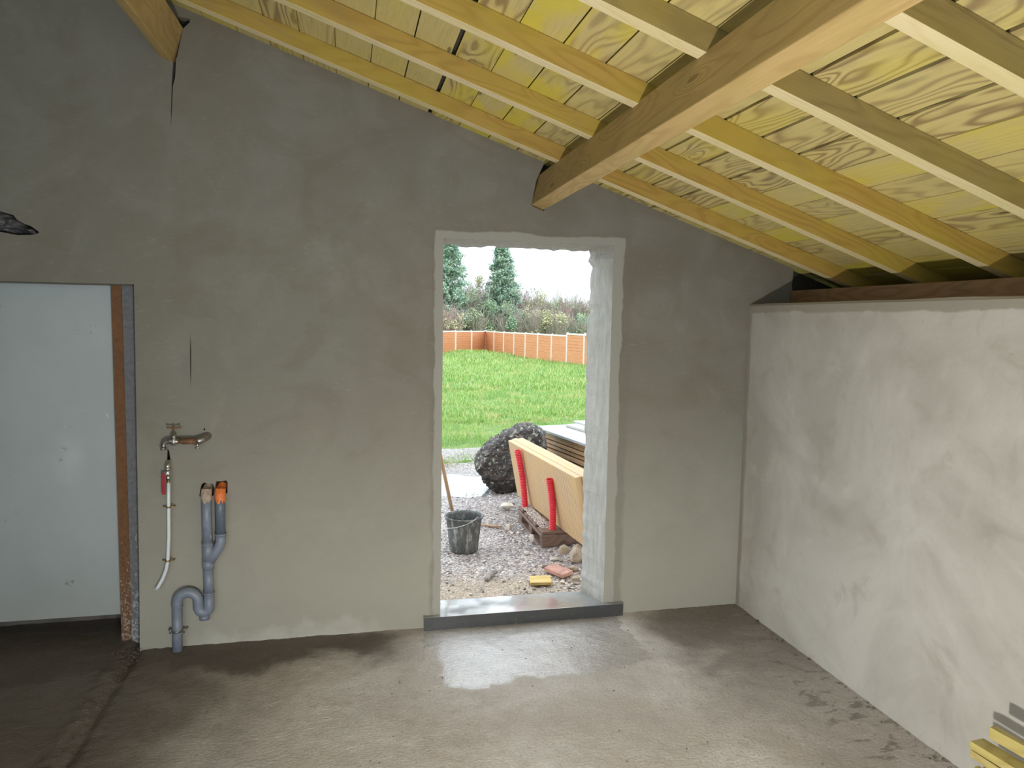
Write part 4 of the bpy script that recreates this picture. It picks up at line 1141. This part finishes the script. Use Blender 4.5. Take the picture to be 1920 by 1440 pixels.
o = bm_obj('tile_fragment', bm, 'brick', bevel=.004); tag(o, 'flat pinkish brick fragment between the offcut and the tan stone', 'brick')
tag(lumpy('stone', blob_pts((1.165, 1.03, .02), (.20, .22, .16), 3), 'stone', 2, 3, .012, 14), 'largest tan stone, beside the right door jamb', 'stone')
ST = [((1.10, 1.22, -.005), (.12, .10, .09), 'stone', 'tan stone against the foot of the pallet end'),
      ((.83, 1.93, -.02), (.10, .08, .07), 'stone_pale', 'pale stone left of the pallet, below its far corner'),
      ((.93, 1.55, -.01), (.06, .09, .09), 'stone_pale', 'grey upright stone by the left side of the pallet'),
      ((1.02, .66, -.02), (.07, .06, .05), 'stone', 'small dark stone in the corner by the right door jamb'),
      ((1.06, .85, -.015), (.08, .07, .06), 'stone', 'small brown stone right of the brick fragment'),
      ((.97, 2.62, -.01), (.15, .12, .08), 'stone_pale', 'pale stone at the far end of the pallet, near the boulder'),
      ((.83, 1.30, -.035), (.07, .06, .03), 'stone_pale', 'flat pale stone in the gravel in front of the pallet corner'),
      ((.99, 1.10, -.03), (.10, .07, .04), 'stone_pale', 'flat bluish pale stone left of the largest tan stone')]
for i, (c, s, m, lab) in enumerate(ST): tag(lumpy('stone', blob_pts(c, s, 20 + i), m, i, 2, .006, 22), lab, 'stone')

# ------------------------------------------------------------------ fence
def fence():
    t = thing('garden_fence', 'orange board fence with cream concrete posts along the far side of the meadow', 'fence', (9, 38, -.4))
    a = Vector(t.location)
    R = [(10.60, 26.4, 1.12), (10.41, 28.6, 1.125), (10.21, 30.7, 1.115), (10.02, 32.8, 1.005), (9.83, 34.9, .995), (9.64, 37.0, .985), (9.45, 39.1, .97), (9.26, 41.2, .955), (9.06, 43.3, .95), (8.87, 45.4, .945)]
    Lf = [(8.87, 45.4, .945), (7.57, 43.6, .955), (6.26, 41.9, .975), (4.95, 40.2, .985), (3.64, 38.5, .99), (2.33, 36.8, 1.0)]
    def post(x, y, zt_):
        bm = bmesh.new(); z0 = gz(x, y) - .3; w = .055
        add_box(bm, (x - w - a.x, y - w - a.y, z0 - a.z), (x + w - a.x, y + w - a.y, zt_ + .03 - a.z))
        v = [f for f in bm.faces if f.normal.z > .5 or f.calc_center_median().z > zt_ + .02 - a.z][0]
        q = bmesh.ops.extrude_face_region(bm, geom=[v]); tv = [e for e in q['geom'] if isinstance(e, bmesh.types.BMVert)]
        cc = sum((e.co for e in tv), Vector()) / 4
        for e in tv: e.co = cc + (e.co - cc) * .2 + Vector((0, 0, .04))
        bm_obj('post', bm, 'concrete_post', t)
    for seq in (R, Lf):
        for i, (x, y, zt_) in enumerate(seq):
            if not (seq is Lf and i == 0): post(x, y, zt_)
        for (xa, ya, za), (xb, yb, zb) in zip(seq[:-1], seq[1:]):
            ztp = min(za, zb) if abs(za - zb) > .05 else (za + zb) / 2
            if seq is R and ya < 30: ztp = 1.115
            bm = bmesh.new(); d = Vector((xb - xa, yb - ya, 0)).normalized(); z0 = (gz(xa, ya) + gz(xb, yb)) / 2 - .25
            n = 11; hb = (ztp - .05 - z0) / n
            for k in range(n):
                zc = z0 + hb * (k + .5); add_board(bm, Vector((xa, ya, zc)) - a + d * .04, Vector((xb, yb, zc)) - a - d * .04, (0, 0, 1), hb * .93, .028)
            bm_obj('panel', bm, 'fence', t)
            bm = bmesh.new(); add_board(bm, Vector((xa, ya, ztp - .01)) - a, Vector((xb, yb, ztp - .01)) - a, (0, 0, 1), .075, .07); bm_obj('cap_rail', bm, 'concrete_post', t)
fence()

# ------------------------------------------------------------------ trees and scrub behind the fence
def leaf_quad(V, Fc, p, s, rnd):
    a = Vector((rnd.gauss(0, 1), rnd.gauss(0, 1), rnd.gauss(0, 1))).normalized(); b = a.orthogonal().normalized() * s * rnd.uniform(.5, 1); a = a * s
    i = len(V); V.extend([tuple(p - a), tuple(p + b), tuple(p + a), tuple(p - b)]); Fc.append((i, i + 1, i + 2, i + 3))
def sliver(V, Fc, p, q, w):
    d = (q - p); n = d.cross(Vector((.3, 1, .1))).normalized() * w; n2 = d.cross(n).normalized() * w; i = len(V)
    V.extend([tuple(p - n), tuple(p + n), tuple(q), tuple(p + n2), tuple(p - n2)]); Fc.extend([(i, i + 1, i + 2), (i + 3, i + 4, i + 2)])
def mk(name, V, Fc, mat, parent):
    me = bpy.data.meshes.new(name); me.from_pydata(V, [], Fc); me.update(); return link(name, me, parent, [mat])
def conifer(x, y, zt_, rad, label, seed):
    rnd = random.Random(seed); z0 = gz(x, y) - .3; H = zt_ - z0
    t = thing('conifer', label, 'tree', (x, y, z0)); V, Fc = [], []; W, Wf = [], []
    nb = 330
    for i in range(nb):
        f = (i / nb) ** .85; z = H * (.10 + .90 * f); R = rad * 1.35 * (1 - f) ** .62 * rnd.uniform(.45, 1.2) + .15; an = rnd.uniform(0, 2 * PI)
        d = Vector((math.cos(an), math.sin(an), rnd.uniform(-.05, .35))); st = Vector((0, 0, z)); sliver(W, Wf, st, st + d * R, .02)
        for j in range(int(16 + 30 * R)):
            s = rnd.random() ** .6; p = st + d * R * s + Vector((rnd.gauss(0, .16), rnd.gauss(0, .16), rnd.gauss(-.02, .13))) * (1.2 - .6 * s)
            leaf_quad(V, Fc, p, rnd.uniform(.05, .11), rnd)
    mk('foliage', V, Fc, 'leaf_conifer', t); bm = bmesh.new(); add_tube(bm, [(0, 0, 0), (0, 0, H * .6), (0, 0, H * .97)], [.16, .09, .02], 8); add = bm_obj('trunk', bm, 'bark', t)
    mk('branches', W, Wf, 'twig', t)
def shrub(x, y, zt_, rad, mats, label, seed, nleaf=3200, ntwig=260, name='shrub', leafs=.09, up_=1.0):
    rnd = random.Random(seed); z0 = gz(x, y) - .3; H = zt_ - z0
    t = thing(name, label, 'shrub' if name == 'shrub' else 'tree', (x, y, z0)); V, Fc, W, Wf = [], [], [], []
    clumps = []
    for _ in range(26):
        u = Vector((rnd.gauss(0, 1), rnd.gauss(0, 1), rnd.gauss(0, 1))).normalized() * rnd.random() ** .4
        clumps.append((Vector((u.x * rad, u.y * rad * .8, H * (.52 + .40 * u.z))), rnd.uniform(.3, .55) * rad * .75))
    for c, r in clumps:
        for _ in range(nleaf // 26):
            v = Vector((rnd.gauss(0, 1), rnd.gauss(0, 1), rnd.gauss(0, 1))).normalized() * r * rnd.random() ** .45
            p = c + v; p.z = max(.1, p.z); leaf_quad(V, Fc, p, leafs * rnd.uniform(.5, 1.1), rnd)
    for _ in range(ntwig):
        an = rnd.uniform(0, 2 * PI); r0_ = rnd.random() * rad * .3; p = Vector((math.cos(an) * r0_, math.sin(an) * r0_, rnd.uniform(0, H * .3)))
        d = Vector((math.cos(an) * rnd.uniform(.1, .9), math.sin(an) * rnd.uniform(.1, .9), 1.5 * up_)).normalized(); L = H * rnd.uniform(.45, .78)
        q = p + d * L; sliver(W, Wf, p, q, .022)
        for _k in range(5):
            s = rnd.uniform(.35, .95); m = p.lerp(q, s); d2 = (d + Vector((rnd.gauss(0, .5), rnd.gauss(0, .5), rnd.gauss(0, .3)))).normalized(); sliver(W, Wf, m, m + d2 * H * rnd.uniform(.08, .22), .011)
    if nleaf: mk('foliage', V, Fc, mats[0], t)
    mk('branches', W, Wf, mats[1], t)
    bm = bmesh.new(); add_tube(bm, [(0, 0, 0), (.1, 0, H * .3), (.0, .05, H * .6)], [.10, .06, .02], 7); bm_obj('trunk', bm, 'bark', t)
conifer(10.95, 50, 7.4, 1.4, 'tall pale green conifer rising above the hedge in the middle of the doorway view', 1)
conifer(6.75, 48.5, 8.8, 1.25, 'tall green conifer cut by the left door jamb', 2)
SH = [(6.2, 46.5, 3.0, 1.5, ('leaf_olive', 'twig_red'), 'reddish bare thicket at the left door jamb behind the fence', 700, 420),
      (8.0, 50, 4.9, 1.7, ('leaf_green', 'twig'), 'leafy green shrub below the left conifer', 2600, 300),
      (9.4, 51.5, 5.6, 1.7, ('leaf_olive', 'twig'), 'tall olive tangle between the two conifers', 2600, 420),
      (8.7, 48, 3.0, 1.3, ('leaf_green', 'twig'), 'low bright green bush behind the corner of the fence', 2600, 160),
      (10.3, 48.5, 3.7, 1.4, ('leaf_ivy', 'twig'), 'dark green ivy bush in front of the middle conifer', 3600, 120),
      (11.3, 47.5, 2.6, 1.3, ('leaf_ivy', 'twig'), 'dark bush low under the middle conifer', 2600, 260),
      (12.0, 52, 5.0, 1.7, ('leaf_olive', 'twig_red'), 'brownish twiggy shrub right of the middle conifer', 1500, 520),
      (12.7, 47.5, 3.0, 1.4, ('leaf_olive', 'twig'), 'fan of bare branches behind the middle of the fence', 500, 520),
      (13.9, 52, 4.6, 1.6, ('leaf_olive', 'twig'), 'rounded yellow-green shrub with bare top twigs', 2400, 420),
      (14.2, 47, 2.7, 1.4, ('leaf_olive', 'twig'), 'low yellowish bush behind the right part of the fence', 2600, 260),
      (15.4, 51, 3.8, 1.5, ('leaf_green', 'twig_red'), 'thin grey-green shrub right of the rounded yellow-green one', 1500, 520),
      (16.9, 52, 4.6, 1.6, ('leaf_green', 'twig'), 'bare-topped grey-green tree by the right door jamb', 1600, 520),
      (16.2, 47.5, 2.5, 1.4, ('leaf_ivy', 'twig'), 'low dark bush close to the right door jamb', 2000, 260),
      (18.6, 51, 4.2, 1.7, ('leaf_green', 'twig_red'), 'reddish green scrub half hidden by the right door jamb', 1600, 420)]
for i, (x, y, z_, r_, ms, lab, nl, nt) in enumerate(SH): shrub(x, y, z_, r_, ms, lab, 40 + i, int(nl * 1.6), int(nt * .8), leafs=.085)
# distant hedge bank closing the horizon
def hedge():
    rnd = random.Random(77); V, Fc = [], []
    for _ in range(26000):
        x = rnd.uniform(-12, 36); y = 56 + rnd.gauss(0, .6) ; top = 2.6 + .7 * mnoise.noise(Vector((x * .5, 1, 1))) + .4 * mnoise.noise(Vector((x * 2, 1, 1)))
        z = gz(x, 50) + rnd.random() ** .8 * (top + .7); leaf_quad(V, Fc, Vector((x, y, z)), rnd.uniform(.08, .16), rnd)
    o = mk('hedge', V, Fc, 'twig', None); o['kind'] = 'stuff'; tag(o, 'long brownish hedgerow in the far background behind the trees', 'hedge')
hedge()
